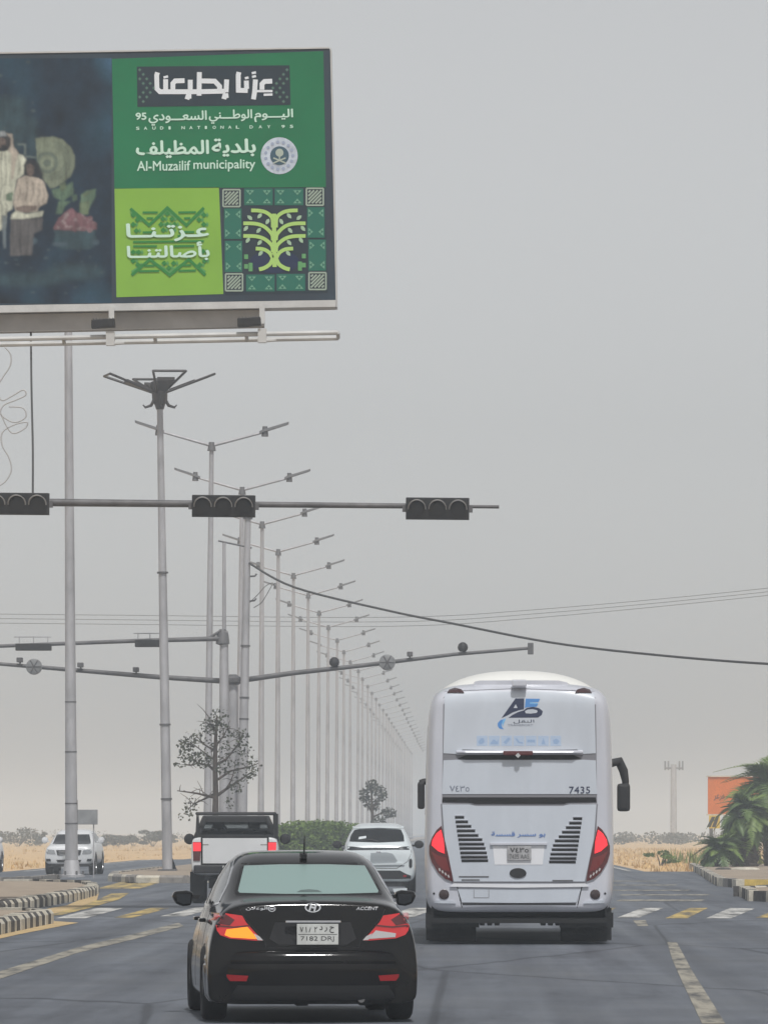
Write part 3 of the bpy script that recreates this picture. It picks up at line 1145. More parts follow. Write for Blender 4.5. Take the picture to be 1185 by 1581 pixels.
M_green = mat('print_green', (0.010, 0.165, 0.068), 0.5, noise=(0.6, 0.12))
M_deep = mat('print_deep_green', (0.014, 0.085, 0.065), 0.5, noise=(0.8, 0.15))
M_lime = mat('print_lime', (0.225, 0.440, 0.055), 0.5, noise=(0.7, 0.08))
M_slate = mat('print_slate', (0.022, 0.036, 0.050), 0.5, noise=(1.5, 0.15))
M_ink = mat('print_white', (0.72, 0.76, 0.80), 0.5)
M_inkg = mat('print_pale_green', (0.56, 0.78, 0.66), 0.5)
M_tree = mat('print_tree_lime', (0.40, 0.62, 0.17), 0.5)
M_mid = mat('print_mid_green', (0.03, 0.22, 0.045), 0.5)
M_mid2 = mat('print_soft_green', (0.10, 0.33, 0.10), 0.5)
M_teal = mat('print_teal', (0.020, 0.150, 0.105), 0.5)
M_cream = mat('print_cream', (0.54, 0.56, 0.46), 0.55, noise=(1.8, 0.25))
M_beige = mat('print_beige', (0.45, 0.40, 0.34), 0.55, noise=(2.2, 0.3))
M_straw = mat('print_straw', (0.20, 0.235, 0.17), 0.55, noise=(2.5, 0.3))
M_straw2 = mat('print_straw_dark', (0.115, 0.15, 0.125), 0.55, noise=(3, 0.3))
M_skin = mat('print_skin', (0.16, 0.125, 0.11), 0.55, noise=(4, 0.3))
M_hair = mat('print_hair', (0.025, 0.028, 0.035), 0.55)
M_fruit = mat('print_fruit', (0.19, 0.10, 0.115), 0.55, noise=(5, 0.4))
M_fruit2 = mat('print_fruit_light', (0.33, 0.26, 0.27), 0.55, noise=(5, 0.4))
M_leafp = mat('print_leaf', (0.11, 0.18, 0.12), 0.55, noise=(4, 0.4))
M_leafp2 = mat('print_leaf_light', (0.15, 0.20, 0.12), 0.55, noise=(4, 0.4))
M_shade = mat('print_dark_teal', (0.035, 0.07, 0.085), 0.55, noise=(1.0, 0.3))
M_frame = mat('hoarding_frame', (0.52, 0.52, 0.51), 0.6, noise=(2, 0.15))

# panel box (runs on to the left, out of the photograph)
L0 = -760
mb = MB()
def slab(pts, y0, y1):
    v = [BP(x, y) for x, y in pts]
    mb.prism([Vector((p.x, y0, p.z)) for p in v], (0, y1 - y0, 0))
slab([(L0, 95), (L0, 484), (518, 463), (509, 75.5)], 0.0, .55)
mb.build('panel', M_navy, bb)
mb = MB()
slab([(L0, 484), (L0, 496), (518, 474), (518, 463.5)], -.05, .62)
slab([(L0, 92), (L0, 95), (508, 75), (508, 73)], -.02, .6)
slab([(509.5, 74), (518.5, 474), (520, 474), (511, 74)], -.01, .6)
mb.build('panel_frame', M_frame, bb)
mb = MB()
slab([(L0, 498), (L0, 528), (407, 503), (407, 477)], .15, .5)
mb.build('support_beam', mat('beam_grey', (0.36, 0.345, 0.33), .7, noise=(1.2, .2)), bb)
mb = MB()
mb.tube([(-1.2, .9, -.03), (-1.2, .9, BP(0, 480).z + 1)], .55, 24)
mb.build('column', M_steel, bb, smooth=40)
mb = MB()
a, b = BP(L0, 545), BP(523, 520)
mb.tube([Vector((a.x, -.95, a.z)), Vector((b.x, -.95, b.z))], .045, 8)
a, b = BP(L0, 551), BP(523, 526)
mb.tube([Vector((a.x, -.6, a.z)), Vector((b.x, -.6, b.z))], .045, 8)
for q in range(8):
    px = 523 - q * 140
    yy = 520 + (523 - px) * .0195
    a, b = BP(px, yy), BP(px, yy + 6)
    mb.tube([Vector((a.x, -.95, a.z)), Vector((b.x, -.6, b.z))], .035, 6)
mb.build('walkway_rail', M_frame, bb)
for px in (172, 404, -70, -310, -550):
    yb = 527 + (172 - px) * .019
    mb = MB()
    a, b, c = BP(px + 1, yb - 52), BP(px + 1, yb - 22), BP(px + 2, yb - 2)
    mb.box(((a.x + b.x) / 2, -.1, (a.z + b.z) / 2), (.1, .1, a.z - b.z))
    mb.box(((c.x), -.55, c.z), (.12, .95, .08))
    mb.box((c.x + .02, -1.0, c.z - .06), (.16, .16, .26))
    mb.tube([Vector((c.x, -1.02, c.z - .16)), Vector((c.x + .28, -1.04, c.z - .14))], .03, 6)
    br = mb.build('lamp_bracket', M_frame, bb)
    mb = MB()
    p = BP(px - 7 if px > 300 or px < 0 else px - 7, yb - 21)
    p = BP({172: 165, 404: 388}.get(px, px - 12), yb - 20 + (0 if px != 404 else 2))
    hw, hh = 18 * kb, 7.5 * kb
    mb.prism([(p.x - hw, -1.15, p.z - hh), (p.x + hw, -1.15, p.z - hh * .7), (p.x + hw * .95, -1.15, p.z + hh), (p.x - hw, -1.15, p.z + hh * .7)], (0, .28, 0))
    fl = mb.build('floodlight', M_black, bb, bevel=.015)
    mb = MB()
    for q in range(7):
        mb.box((p.x - hw * .85 + q * hw * .28, -1.0, p.z + hh * .78 + q * .001), (.012, .24, .05))
    mb.build('cooling_fins', M_steel_d, fl)

# printed sheets
flat('printed_sheet', M_green, [[(173, 91), (499, 79), (503, 289), (177, 291)]], 1, label='green printed sheet with white lettering')
flat('printed_sheet', M_lime, [[(177, 291.5), (338, 289), (345, 454), (180, 459)]], 1, label='lime printed sheet with woven pattern')
flat('printed_sheet', M_slate, [[(342, 291), (501, 290), (506, 452), (348, 456)]], 1, label='dark printed sheet with a stylised tree')
flat('printed_band', M_slate, [[(211.5, 103), (447, 101), (448.5, 162), (212.5, 165)]], 2)
# corner checks of the band
ck = []
for cx, sx in ((216, 1), (443, -1)):
    for i in range(8):
        for j in range(5):
            if (i + j) % 2 == 0 and abs(i - 3.5) + j < 5.2 and not (j == 0 and i in (3, 4)):
                x, y = cx + sx * j * 5.4, 108 + i * 7
                ck.append([(x, y - 2.6), (x + 2.6, y), (x, y + 2.6), (x - 2.6, y)])
flat('printed_checks', mat('print_check', (0.10, 0.19, 0.15), .5), ck, 3)

zx = lambda q: [(200 + a / 4.558, 90 + b / 4.558) for a, b in q]
wd = 7.4
S = []
for q in ([(198, 100), (192, 120), (194, 215), (215, 236), (300, 236), (480, 236), (676, 232)], [(255, 148), (255, 222)], [(240, 136), (272, 128)],
          [(388, 158), (322, 160), (306, 178), (306, 222)], [(428, 152), (428, 222)], [(405, 290), (412, 268), (436, 268), (428, 292)][:3],
          [(492, 98), (490, 264)], [(505, 160), (600, 162), (634, 198), (634, 220)], [(684, 150), (680, 240)], [(664, 288), (670, 266), (696, 262)],
          [(770, 98), (765, 120), (766, 226), (832, 228)], [(822, 158), (824, 216)], [(812, 142), (838, 136)],
          [(886, 150), (880, 240), (872, 290)], [(862, 132), (890, 126)], [(860, 106), (890, 100)], [(1004, 162), (950, 164), (932, 182), (932, 222)], [(894, 232), (1006, 232)], [(944, 258), (1006, 256)]):
    S.append(lin(zx(q), wd if len(q) > 2 or abs(q[0][1] - q[1][1]) > 20 else 3.6))
mb = MB()
for i, p in enumerate(S):
    mb.add([BP(x, y, 3 + i * .06) for x, y in p], [tuple(range(len(p)))])
mb.build('lettering', M_ink, bb)
def words(s, box, m, layer=3, off=0.0, ar=True, space=1.0, shear=0.0, tilt=-0.012):
    x0, y0, x1, y1 = box      # photograph pixels, y down
    mb = text_mb(arabic(s) if ar else s, (x0, y1, x1, y0), lambda u, v, l: BP(u, v + (u - x0) * tilt, layer + l * .1), off, shear, space)
    return mb.build('lettering', m, bb)
words('اليـــوم', (393, 169, 452, 188.5), M_inkg, off=.022)
words('الوطـــني', (323, 170, 389, 191), M_inkg, off=.022)
words('السعـــودي', (230, 172, 319, 194), M_inkg, off=.022)
words('95', (210, 174.5, 226, 185), M_inkg, ar=False, off=.03)
for i, (ch, px) in enumerate(zip('SAUDINATIONALDAY95', (213, 225, 238, 250, 262, 283, 295, 307, 318, 331, 343, 355, 367, 388, 402, 415, 437, 450))):
    w = 1.0 if ch == 'I' else 2.4
    words(ch, (px - w, 196 - (px - 213) * .012, px + w, 200.5 - (px - 213) * .012), M_inkg, ar=False, off=.03)
words('بلدية', (328, 215, 394, 241.5), M_inkg, off=.03)
words('المظيلف', (211, 218, 322, 244), M_inkg, off=.03)
words('Al-Muzailif', (212, 249, 294, 264), M_inkg, ar=False, off=.012)
words('municipality', (299, 247, 394, 265.5), M_inkg, ar=False, off=.012)
# round municipal seal
flat('printed_seal', mat('print_seal', (0.50, 0.56, 0.64), .5, noise=(6, .25)), [circ(431, 240.5, 28.5, 36)], 2)
flat('printed_seal', mat('print_seal_blue', (0.33, 0.39, 0.52), .5), [circ(431 + 21 * math.cos(R(a)), 240.5 + 21 * math.sin(R(a)), 2.6, 8) for a in range(0, 360, 24)], 3)
flat('printed_seal', mat('print_seal_core', (0.055, 0.11, 0.15), .5), [circ(431.5, 240.5, 14.5, 28)], 3)
flat('printed_seal', mat('print_seal_palm', (0.40, 0.46, 0.40), .5), [circ(431.5, 236, 6.2, 14), lin([(422, 244), (432, 248), (441, 252)], 2.2), lin([(441, 244), (431, 248), (422, 252)], 2.2), lin([(431.5, 238), (431.5, 247)], 2)], 4)

# woven pattern on the lime sheet
q = lambda pts: [(190 + a / 8.17, 310 + b / 8.17) for a, b in pts]
dk, md = [], []
for a in ([(95, 100), (330, 310), (560, 90), (800, 310), (1020, 90)], [(110, 940), (340, 740), (590, 940), (830, 740), (1040, 940)]):
    dk.append(lin(q(a), 4.6))
    md.append(lin(q([(x, y + (42 if y < 200 else -10) if a[0][1] < 500 else y - (42 if y > 800 else -10)) for x, y in a]), 3.4))
for a in ([(250, 148), (440, 148)], [(700, 148), (920, 145)], [(300, 222), (380, 222)], [(770, 222), (850, 220)], [(250, 400), (420, 398)], [(700, 395), (900, 395)],
          [(200, 450), (470, 450)], [(690, 445), (930, 445)], [(130, 520), (1020, 510)], [(130, 575), (430, 575)], [(640, 575), (900, 570)], [(200, 890), (460, 886)], [(700, 885), (920, 880)], [(270, 820), (400, 820)], [(760, 815), (860, 815)]):
    dk.append(lin(q(a), 3.2))
for cx, cy in ((560, 165), (505, 230), (620, 230), (560, 300), (480, 300), (650, 300), (510, 370), (615, 370), (130, 180), (185, 240), (130, 300), (1020, 180), (960, 240), (1020, 300), (170, 380), (980, 370), (580, 850), (520, 790), (640, 790), (130, 760), (190, 810), (1030, 760), (970, 810), (130, 650), (200, 650), (1010, 640)):
    dk.append(q([(cx, cy - 36), (cx + 36, cy), (cx, cy + 36), (cx - 36, cy)]))
    md.append(q([(cx + 40, cy - 34), (cx + 62, cy), (cx + 40, cy + 34), (cx + 24, cy)]))
flat('printed_pattern', M_mid2, md, 2)
flat('printed_pattern', M_mid, dk, 3)
words('عـزّتـنــا'.replace('ّ', ''), (196, 346, 322, 373), M_inkg, 5, off=.028)
words('بأصالتنــا', (197, 375, 323, 402.5), M_inkg, 5, off=.028)

# stylised tree panel
tiles, tri, frames, hatch = [], [], [], []
for (x, y, w, h) in [(377, 291, 44, 26), (424, 291, 44, 26), (380, 424, 44, 26), (427, 423, 44, 26), (346, 322, 27, 47), (347, 372, 27, 48), (474, 320, 27, 47), (476, 370, 27, 48)]:
    tiles.append([(x, y), (x + w, y), (x + w, y + h), (x, y + h)])
    if w > h:
        for cx in (x + 9, x + w - 9):
            for cy, s in ((y + 3, 1), (y + h - 3, -1)):
                for d in (-3.2, 3.2):
                    tri.append([(cx + d - 3, cy), (cx + d + 3, cy), (cx + d, cy + 4 * s)])
                tri.append([(cx - 3, cy + 3.6 * s), (cx + 3, cy + 3.6 * s), (cx, cy + 7.4 * s)])
    else:
        for cy in (y + 9, y + h - 9):
            for cx, s in ((x + 2, 1), (x + w - 2, -1)):
                for d in (-3.2, 3.2):
                    tri.append([(cx, cy + d - 3), (cx, cy + d + 3), (cx + 4 * s, cy + d)])
                tri.append([(cx + 3.6 * s, cy - 3), (cx + 3.6 * s, cy + 3), (cx + 7.4 * s, cy)])
for x, y in ((344.5, 293), (473, 291), (348.5, 423), (477, 421)):
    w = 26
    for p in ([(x, y), (x + w, y)], [(x + w, y), (x + w, y + w)], [(x + w, y + w), (x, y + w)], [(x, y + w), (x, y)]):
        frames.append(lin(p, 2.4))
    for i in range(-3, 4):
        o_ = i * 5.6
        a = (x + 3 + max(0, o_), y + w - 3 + min(0, o_))
        b = (x + w - 3 + min(0, o_), y + 3 + max(0, o_))
        hatch.append(lin([a, b], 2.6))
flat('printed_tile', M_teal, tiles, 2)
flat('printed_triangles', mat('print_mint', (0.16, 0.36, 0.25), .5), tri, 3)
flat('printed_frame', mat('print_sage', (0.34, 0.42, 0.35), .5), frames + hatch, 3)
flat('printed_ground', mat('print_ground', (0.018, 0.030, 0.075), .5), [circ(424, 404, 38, 22, 18)], 2)
tz = lambda pts: [(170 + a / 3.2917, 280 + b / 3.2917) for a, b in pts]
B_ = []
for side in (-1, 1):
    mx = lambda pts: tz([(835 + side * a, b) for a, b in pts])
    B_.append(lin(curve(mx([(118, 148), (75, 150), (40, 160), (12, 186), (8, 235)])), 5.6))
    B_.append(lin(curve(mx([(158, 214), (95, 216), (50, 232), (14, 268), (8, 300)])), 5.6))
    B_.append(lin(curve(mx([(158, 278), (95, 280), (50, 294), (14, 326), (8, 360)])), 5.6))
    B_.append(lin(curve(mx([(95, 342), (55, 346), (25, 364), (10, 390)])), 5.6))
    B_.append(lin(curve(mx([(78, 448), (50, 440), (22, 420), (8, 390)])), 6.0))
B_.append(lin(tz([(833, 165), (834, 300), (836, 436)]), 6.6))
flat('printed_tree', M_tree, B_, 4)
lv = []
for side in (-1, 1):
    for a, b, an in ((75, 176, 50), (35, 205, 60), (125, 185, -40), (145, 240, 50), (80, 250, 50), (135, 300, 55), (75, 312, 50), (70, 366, 50)):
        cx, cy = tz([(835 + side * a, b)])[0]
        ca, sa = math.cos(R(an)) * side, math.sin(R(an))
        lv.append([(cx + ca * u - sa * v * side, cy + sa * u + ca * v * side) for u, v in ((-5.2, 0), (-2, 2.7), (2, 2.5), (5.2, 0), (2, -2.5), (-2, -2.7))])
flat('printed_leaves', mat('print_leaf_pale', (0.36, 0.52, 0.36), .5), lv, 4)
flat('printed_blocks', mat('print_block', (0.12, 0.34, 0.13), .5), [[(x, y), (x + 6, y), (x + 6, y + 7), (x, y + 7)] for x, y in ((377, 393), (384, 406), (377, 408), (384, 412), (466, 392), (460, 404), (466, 406), (460, 411))], 3)

# printed picture on the navy side
e = lambda pts: [(a / 7.1875, 180 + b / 7.1875) for a, b in pts]
SHAPES = []
def soft(polys, m, layer, name=None):
    """a shape of the printed photograph: remembered, then blended softly into one picture"""
    SHAPES.append((layer, len(SHAPES), polys, tuple(m.node_tree.nodes['Principled BSDF'].inputs['Base Color'].default_value)[:3]))
soft([e([(300, 0), (410, 0), (420, 460), (300, 440)])], M_shade, 1)
soft([[(-150, 150), (40, 150), (42, 205), (30, 240), (-150, 240)]], M_shade, 1)
soft([circ(118, 420, 46, 24, 14), circ(40, 432, 60, 24, 12)], M_shade, 1)
soft([e([(395, 240), (470, 225), (600, 222), (700, 255), (790, 340), (835, 440), (835, 560), (790, 660), (700, 740), (610, 790), (560, 800), (470, 680), (420, 560)])], M_straw, 2)
soft([circ(73, 251, 17, 28)], M_straw2, 3)
soft([circ(73, 251, 12, 24)], M_straw, 4)
soft([circ(73, 252, 6, 18)], M_straw2, 5)
soft([e([(180, 300), (290, 300), (290, 320), (200, 320)]), e([(270, 320), (292, 320), (290, 430), (270, 430)]), e([(280, 432), (410, 445), (412, 466), (280, 452)])], mat('print_chair', (0.17, 0.22, 0.21), .55), 2)
# seated man in a pale robe, head cloth and a cord
soft([e([(-700, 500), (-500, 400), (0, 375), (130, 372), (200, 410), (260, 430), (300, 480), (270, 640), (190, 700), (160, 860), (140, 1030), (80, 1060), (60, 1240), (-300, 1400), (-800, 1300)])], M_cream, 3)
soft([e([(60, 185), (140, 190), (155, 330), (210, 400), (180, 520), (150, 700), (125, 700), (130, 420), (90, 380)])], M_beige, 4)
soft([e([(-60, 180), (20, 170), (75, 190), (120, 240), (120, 330), (80, 380), (0, 385), (-60, 330)])], M_hair, 4)
soft([e([(-50, 240), (40, 230), (70, 260), (70, 330), (20, 350), (-50, 320)])], M_skin, 5)
soft([e([(-80, 170), (0, 160), (60, 165), (85, 215), (0, 225), (-80, 215)])], mat('print_headcloth', (0.30, 0.33, 0.34), .55), 5)
soft([e([(70, 860), (150, 830), (140, 940), (70, 930)])], M_leafp, 5)
soft([e([(20, 1100), (75, 1090), (70, 1460), (40, 1470)])], mat('print_grey_blue', (0.16, 0.20, 0.22), .55), 4)
# seated girl
soft([e([(160, 860), (200, 690), (290, 650), (430, 670), (490, 720), (540, 880), (520, 960), (440, 1000), (420, 1060), (180, 1060), (150, 960)])], M_beige, 6)
soft([e([(265, 540), (300, 480), (380, 470), (430, 520), (480, 640), (470, 700), (420, 680), (300, 650), (280, 640)])], M_hair, 7)
soft([e([(290, 540), (340, 520), (385, 560), (375, 640), (340, 670), (305, 640)])], M_skin, 8)
soft([e([(170, 1010), (250, 990), (420, 990), (400, 1040), (300, 1070), (190, 1050)])], M_skin, 8)
soft([e([(130, 1090), (180, 1045), (290, 1080), (490, 1045), (470, 1110), (300, 1135), (120, 1140)])], M_cream, 9)
soft([e([(120, 1140), (380, 1130), (480, 1125), (470, 1260), (380, 1300), (360, 1540), (110, 1550)])], mat('print_brown', (0.115, 0.112, 0.115), .55, noise=(2, .3)), 7)
# folds, faces and ornaments of the printed figures
M_fold = mat('print_fold', (0.33, 0.345, 0.29), .55, noise=(3, .3))
M_fold2 = mat('print_fold_dark', (0.29, 0.255, 0.22), .55, noise=(3, .3))
st = lambda pts, w: e(line_poly(pts, w))
soft([st([(20, 400), (10, 560), (30, 760), (0, 900)], 16), st([(60, 420), (75, 600), (60, 780)], 10), st([(215, 470), (225, 560), (205, 650)], 12), st([(-60, 430), (-50, 700), (-70, 900)], 14),
      st([(-20, 900), (30, 1000), (20, 1200)], 14), st([(60, 960), (90, 1000), (60, 1080)], 12), st([(120, 560), (110, 700), (125, 800)], 8)], M_fold, 5)
soft([st([(210, 740), (225, 840), (200, 930)], 12), st([(300, 720), (310, 820), (280, 940)], 10), st([(360, 700), (375, 830), (345, 950)], 12), st([(430, 740), (440, 860), (410, 930)], 10), st([(480, 800), (500, 880), (470, 950)], 12)], M_fold2, 9)
soft([e([(310, 555), (330, 548), (330, 560), (312, 566)]), e([(350, 556), (372, 556), (370, 568), (352, 566)]), e([(330, 612), (358, 610), (350, 622), (335, 622)]), e([(10, 262), (40, 256), (40, 268), (12, 274)]), e([(10, 318), (62, 308), (70, 345), (30, 362)])], M_hair, 10)
soft([e([(300, 575), (318, 590), (322, 625), (306, 615)]), e([(44, 270), (60, 275), (58, 305), (46, 300)])], mat('print_skin_light', (0.23, 0.185, 0.165), .55), 10)
soft([st([(150, 1160), (140, 1350), (150, 1540)], 14), st([(230, 1150), (225, 1400), (240, 1535)], 12), st([(310, 1140), (315, 1340), (300, 1530)], 14), st([(400, 1140), (410, 1240)], 12)], mat('print_brown_dark', (0.10, 0.098, 0.10), .55), 9)
soft([circ(73, 251, r_, 30)[:22] for r_ in ()] + [lin(circ(80, 248, r_, 26, None, -80, 120), 1.0) for r_ in (21, 25, 29)], M_straw2, 4)
# basket of fruit with leaves
soft([e([(620, 1080), (650, 940), (800, 935), (720, 1000), (690, 1080)]), e([(900, 870), (960, 820), (1070, 800), (1060, 900), (960, 1080), (880, 1090)]), e([(570, 810), (700, 780), (810, 720), (820, 860), (700, 940), (600, 900)]), e([(800, 880), (850, 860), (860, 920), (810, 950)])], M_leafp, 4)
soft([e([(880, 960), (1000, 930), (980, 1090), (900, 1090)]), e([(660, 760), (730, 720), (740, 800), (680, 830)]), e([(920, 860), (1040, 815), (1000, 850), (930, 900)])], M_leafp2, 5)
soft([e([(590, 1240), (640, 1150), (720, 1060), (800, 1010), (880, 1090), (1000, 1120), (1070, 1200), (1080, 1250), (960, 1290), (700, 1280)])], M_fruit, 5)
rr = random.Random(3)
fr1, fr2 = [], []
for i in range(46):
    x = rr.uniform(610, 1060)
    y = rr.uniform(1060 + abs(x - 800) * .28, 1265)
    p = circ(x / 7.1875, 180 + y / 7.1875, 3.3, 9, 2.7)
    (fr1 if i % 2 else fr2).append(p)
soft(fr1, M_fruit, 7)
soft(fr2, M_fruit2, 6)
soft([e([(590, 1260), (1080, 1265), (1050, 1300), (1090, 1400), (1000, 1480), (680, 1480), (590, 1400), (620, 1300)])], M_shade, 5)
soft([circ(93, 377, 13, 16, 4), circ(148, 374, 6, 12, 5), circ(50, 372, 9, 12, 6)], mat('print_dusk_blue', (0.065, 0.105, 0.135), .55), 6)
sp = []
for i in range(26):
    sp.append(circ(rr.uniform(-40, 170), rr.uniform(385, 455), rr.uniform(1, 4.5), 7, rr.uniform(.6, 2)))
for i in range(14):
    sp.append(circ(rr.uniform(-30, 60), rr.uniform(95, 205), rr.uniform(1, 4.5), 7, rr.uniform(.8, 3)))
soft(sp, mat('print_speck', (0.075, 0.115, 0.125), .55), 2)

import numpy as np
def printed_photo():
    x0, x1, y0, y1, st_ = -60.0, 172.6, 90.0, 468.0, 1.0
    nx, ny = int((x1 - x0) / st_) + 1, int((y1 - y0) / st_) + 1
    gx, gy = np.meshgrid(np.linspace(x0, x1, nx), np.linspace(y0, y1, ny))
    rs = np.random.RandomState(4)
    def blur(a, k):
        for _ in range(2):
            for ax_ in (0, 1):
                kk_ = k[ax_]
                if kk_ > 0:
                    p_ = np.pad(a, [(kk_, kk_) if q == ax_ else (0, 0) for q in range(a.ndim)], mode='edge')
                    c_ = np.cumsum(p_, axis=ax_)
                    z_ = np.zeros_like(np.take(c_, [0], axis=ax_))
                    c_ = np.concatenate([z_, c_], axis=ax_)
                    n_ = 2 * kk_ + 1
                    a = (np.take(c_, range(n_, c_.shape[ax_]), axis=ax_) - np.take(c_, range(0, c_.shape[ax_] - n_), axis=ax_)) / n_
        return a
    def noise(ky, kx):
        a = blur(rs.standard_normal((ny, nx)), (ky, kx))
        return a / a.std()
    big, mid_, fold, fine = noise(24, 18), noise(6, 5), noise(9, 1), noise(1, 1)
    img = np.empty((ny, nx, 3))
    base = np.array((0.012, 0.028, 0.050))
    img[:] = base * (1 + .22 * big[..., None] + .10 * mid_[..., None]) + np.array((0.0, .006, .006)) * np.clip(big, 0, 2)[..., None]
    for layer, _, polys, colr in sorted(SHAPES, key=lambda q: (q[0], q[1])):
        m_ = np.zeros((ny, nx))
        for p in polys:
            ins = np.zeros((ny, nx), bool)
            n_ = len(p)
            for i in range(n_):
                (ax0, ay0), (ax1, ay1) = p[i], p[(i + 1) % n_]
                if ay0 == ay1:
                    continue
                ins ^= ((ay0 > gy) != (ay1 > gy)) & (gx < (ax1 - ax0) * (gy - ay0) / (ay1 - ay0) + ax0)
            m_ = np.maximum(m_, ins)
        dark = sum(colr) < .30
        m_ = blur(m_, (4, 4) if layer <= 1 else (1, 1)) * (.8 if layer <= 1 else .92)
        wide = blur(m_, (3, 3))
        shade_ = (.62 + .42 * wide) * (1 + (.05 if dark else .08) * fold + .10 * mid_)
        img = img * (1 - m_[..., None]) + np.array(colr) * np.clip(shade_, .3, 1.5)[..., None] * m_[..., None]
    img = np.clip(img * (1 + .04 * fine[..., None]), .004, 1)
    vs = [BP(a, b, 1) for a, b in zip(gx.ravel(), gy.ravel())]
    fs = [(j * nx + i, j * nx + i + 1, (j + 1) * nx + i + 1, (j + 1) * nx + i) for j in range(ny - 1) for i in range(nx - 1)]
    me = bpy.data.meshes.new('printed_photo')
    me.from_pydata([tuple(v) for v in vs], [], fs)
    at_ = me.color_attributes.new('ink', 'FLOAT_COLOR', 'POINT')
    at_.data.foreach_set('color', np.concatenate([img.reshape(-1, 3), np.ones((nx * ny, 1))], 1).ravel().astype(np.float32))
    m = mat('print_photo', (.1, .1, .1), .55, spec=.12)
    an = m.node_tree.nodes.new('ShaderNodeVertexColor')
    an.layer_name = 'ink'
    m.node_tree.links.new(an.outputs[0], m.node_tree.nodes['Principled BSDF'].inputs['Base Color'])
    o = put('printed_photo', me, m, bb, label='dark printed photograph of a seated man, a girl and a fruit basket')
printed_photo()

# cable that drops from the hoarding to the signal, faint curls beside it traced as thin pale loops
wire('hanging_cable', [(48, 508, 110.5), (49, 600, 108), (51, 690, 105), (51, 763, 102.1)], .019, 'thin dark cable dropping from the hoarding to the cut off signal head', 'cable')
M_pale = mat('pale_loop', (0.46, 0.46, 0.46), .6)
wire('pale_loops', [(8, 536, 109), (17, 548, 109), (16, 565, 109), (5, 582, 109), (-4, 600, 109), (3, 618, 109), (18, 612, 109), (36, 602, 109), (40, 610, 109), (24, 618, 109), (6, 626, 109), (2, 640, 109), (22, 652, 109), (40, 644, 109), (36, 630, 109), (14, 628, 109)],
     .013, 'thin pale loops beside the thin cable', 'wire', M_pale)
wire('pale_loops', [(2, 640, 109), (18, 668, 109), (38, 662, 109), (42, 652, 109), (22, 656, 109), (4, 668, 109), (4, 688, 109), (14, 706, 109), (18, 726, 109), (8, 744, 109), (-6, 752, 109)],
     .013, 'pale tail below the loops, left of the thin cable', 'wire', M_pale)

# ------------------------------------------------------------------ vehicles (each built with its tail at y = 0, front towards +y)
M_tyre = mat('tyre_rubber', (0.014, 0.014, 0.015), 0.85, noise=(9, .3), bump=(30, .2))
M_rim = mat('alloy_rim', (0.42, 0.42, 0.43), 0.35, metal=.9)
M_plastic = mat('black_plastic', (0.016, 0.016, 0.018), 0.6, noise=(6, .3), bump=(60, .1))
M_gap = mat('seam_black', (0.006, 0.006, 0.007), 0.8)
M_glass_d = mat('tinted_glass', (0.012, 0.014, 0.016), 0.06, spec=0.6)
M_chrome = mat('chrome', (0.75, 0.75, 0.76), 0.12, metal=1.0)
M_plate = mat('plate_white', (0.55, 0.56, 0.54), 0.5, noise=(12, .15))
M_ptxt = mat('plate_ink', (0.05, 0.05, 0.05), 0.6)
M_redlens = mat('red_lens', (0.30, 0.008, 0.012), 0.15, coat=.6)
M_redlit = mat('red_lens_lit', (0.75, 0.02, 0.03), 0.2, emis=((1.0, 0.035, 0.05), 0.9))
M_darkred = mat('dark_red_lens', (0.085, 0.008, 0.010), 0.12, coat=.6)
M_clearlens = mat('clear_lens', (0.52, 0.50, 0.50), 0.15, coat=.5)
M_head = mat('headlamp_glass', (0.35, 0.36, 0.37), 0.12, metal=.4, coat=.6)
M_under = mat('underbody', (0.010, 0.010, 0.011), 0.9)

def wheel(x, y, r, w, parent, rim=M_rim, side=-1, spokes=5):
    """a tyre with its rim and spokes; side: which way the outer face looks"""
    mb = MB()
    h = w / 2
    mb.lathe([(-h * .9, r * .62), (-h, r * .72), (-h, r * .88), (-h * .86, r * .96), (-h * .6, r), (h * .6, r), (h * .86, r * .96), (h, r * .88), (h, r * .72), (h * .9, r * .62)], 'x', 32, (0, 0, 0))
    wh = thing('wheel', '', '', (x, y, r))
    del wh['label'], wh['category']
    wh.parent = parent
    mb.build('tyre', M_tyre, wh, smooth=50)
    mb = MB()
    s = side
    mb.lathe([(-h * .85 * s * -1, r * .62), (s * h * .2, r * .6), (s * h * .1, r * .1), (s * h * .1, 0)], 'x', 28)
    for k in range(spokes):
        a = 2 * math.pi * k / spokes
        d = Vector((0, math.cos(a), math.sin(a)))
        e = Vector((0, -math.sin(a), math.cos(a)))
        p = [d * r * .1 + e * .05 * r / .3, d * r * .62 + e * .035, d * r * .62 - e * .035, d * r * .1 - e * .05 * r / .3]
        mb.prism([q + Vector((s * h * .55, 0, 0)) for q in p], (s * h * .25, 0, 0))
    mb.build('rim', rim, wh, smooth=40)
    return wh

def sect(y, zb, zm, zsh, zr, zt, wm, wsh, wr, wb=.8):
    return (y, [(0, zb), (wm * wb * .6, zb), (wm * wb, zb), (wm * .985, zb + .09), (wm, zm), (wsh, zsh), (wr, zr), (wr * .6, zt - (zt - zr) * .25), (0, zt)])

def wells(axles, half, r, depth=.34, zc=None):
    out = []
    for y in axles:
        for s in (-1, 1):
            mb = MB()
            n = 24
            c = [(y + r * math.cos(2 * math.pi * k / n), (zc or r * .86) + r * math.sin(2 * math.pi * k / n)) for k in range(n)]
            xa = s * (half - depth)
            mb.prism([(xa, a, b) for a, b in c], (s * (depth + .3), 0, 0))
            out.append(mb)
    return out

def mirror_x(poly):
    return [(-a, b) for a, b in poly[::-1]]

def ground_contact(px, D):
    return ((px - VX) * D / F, D, 0)

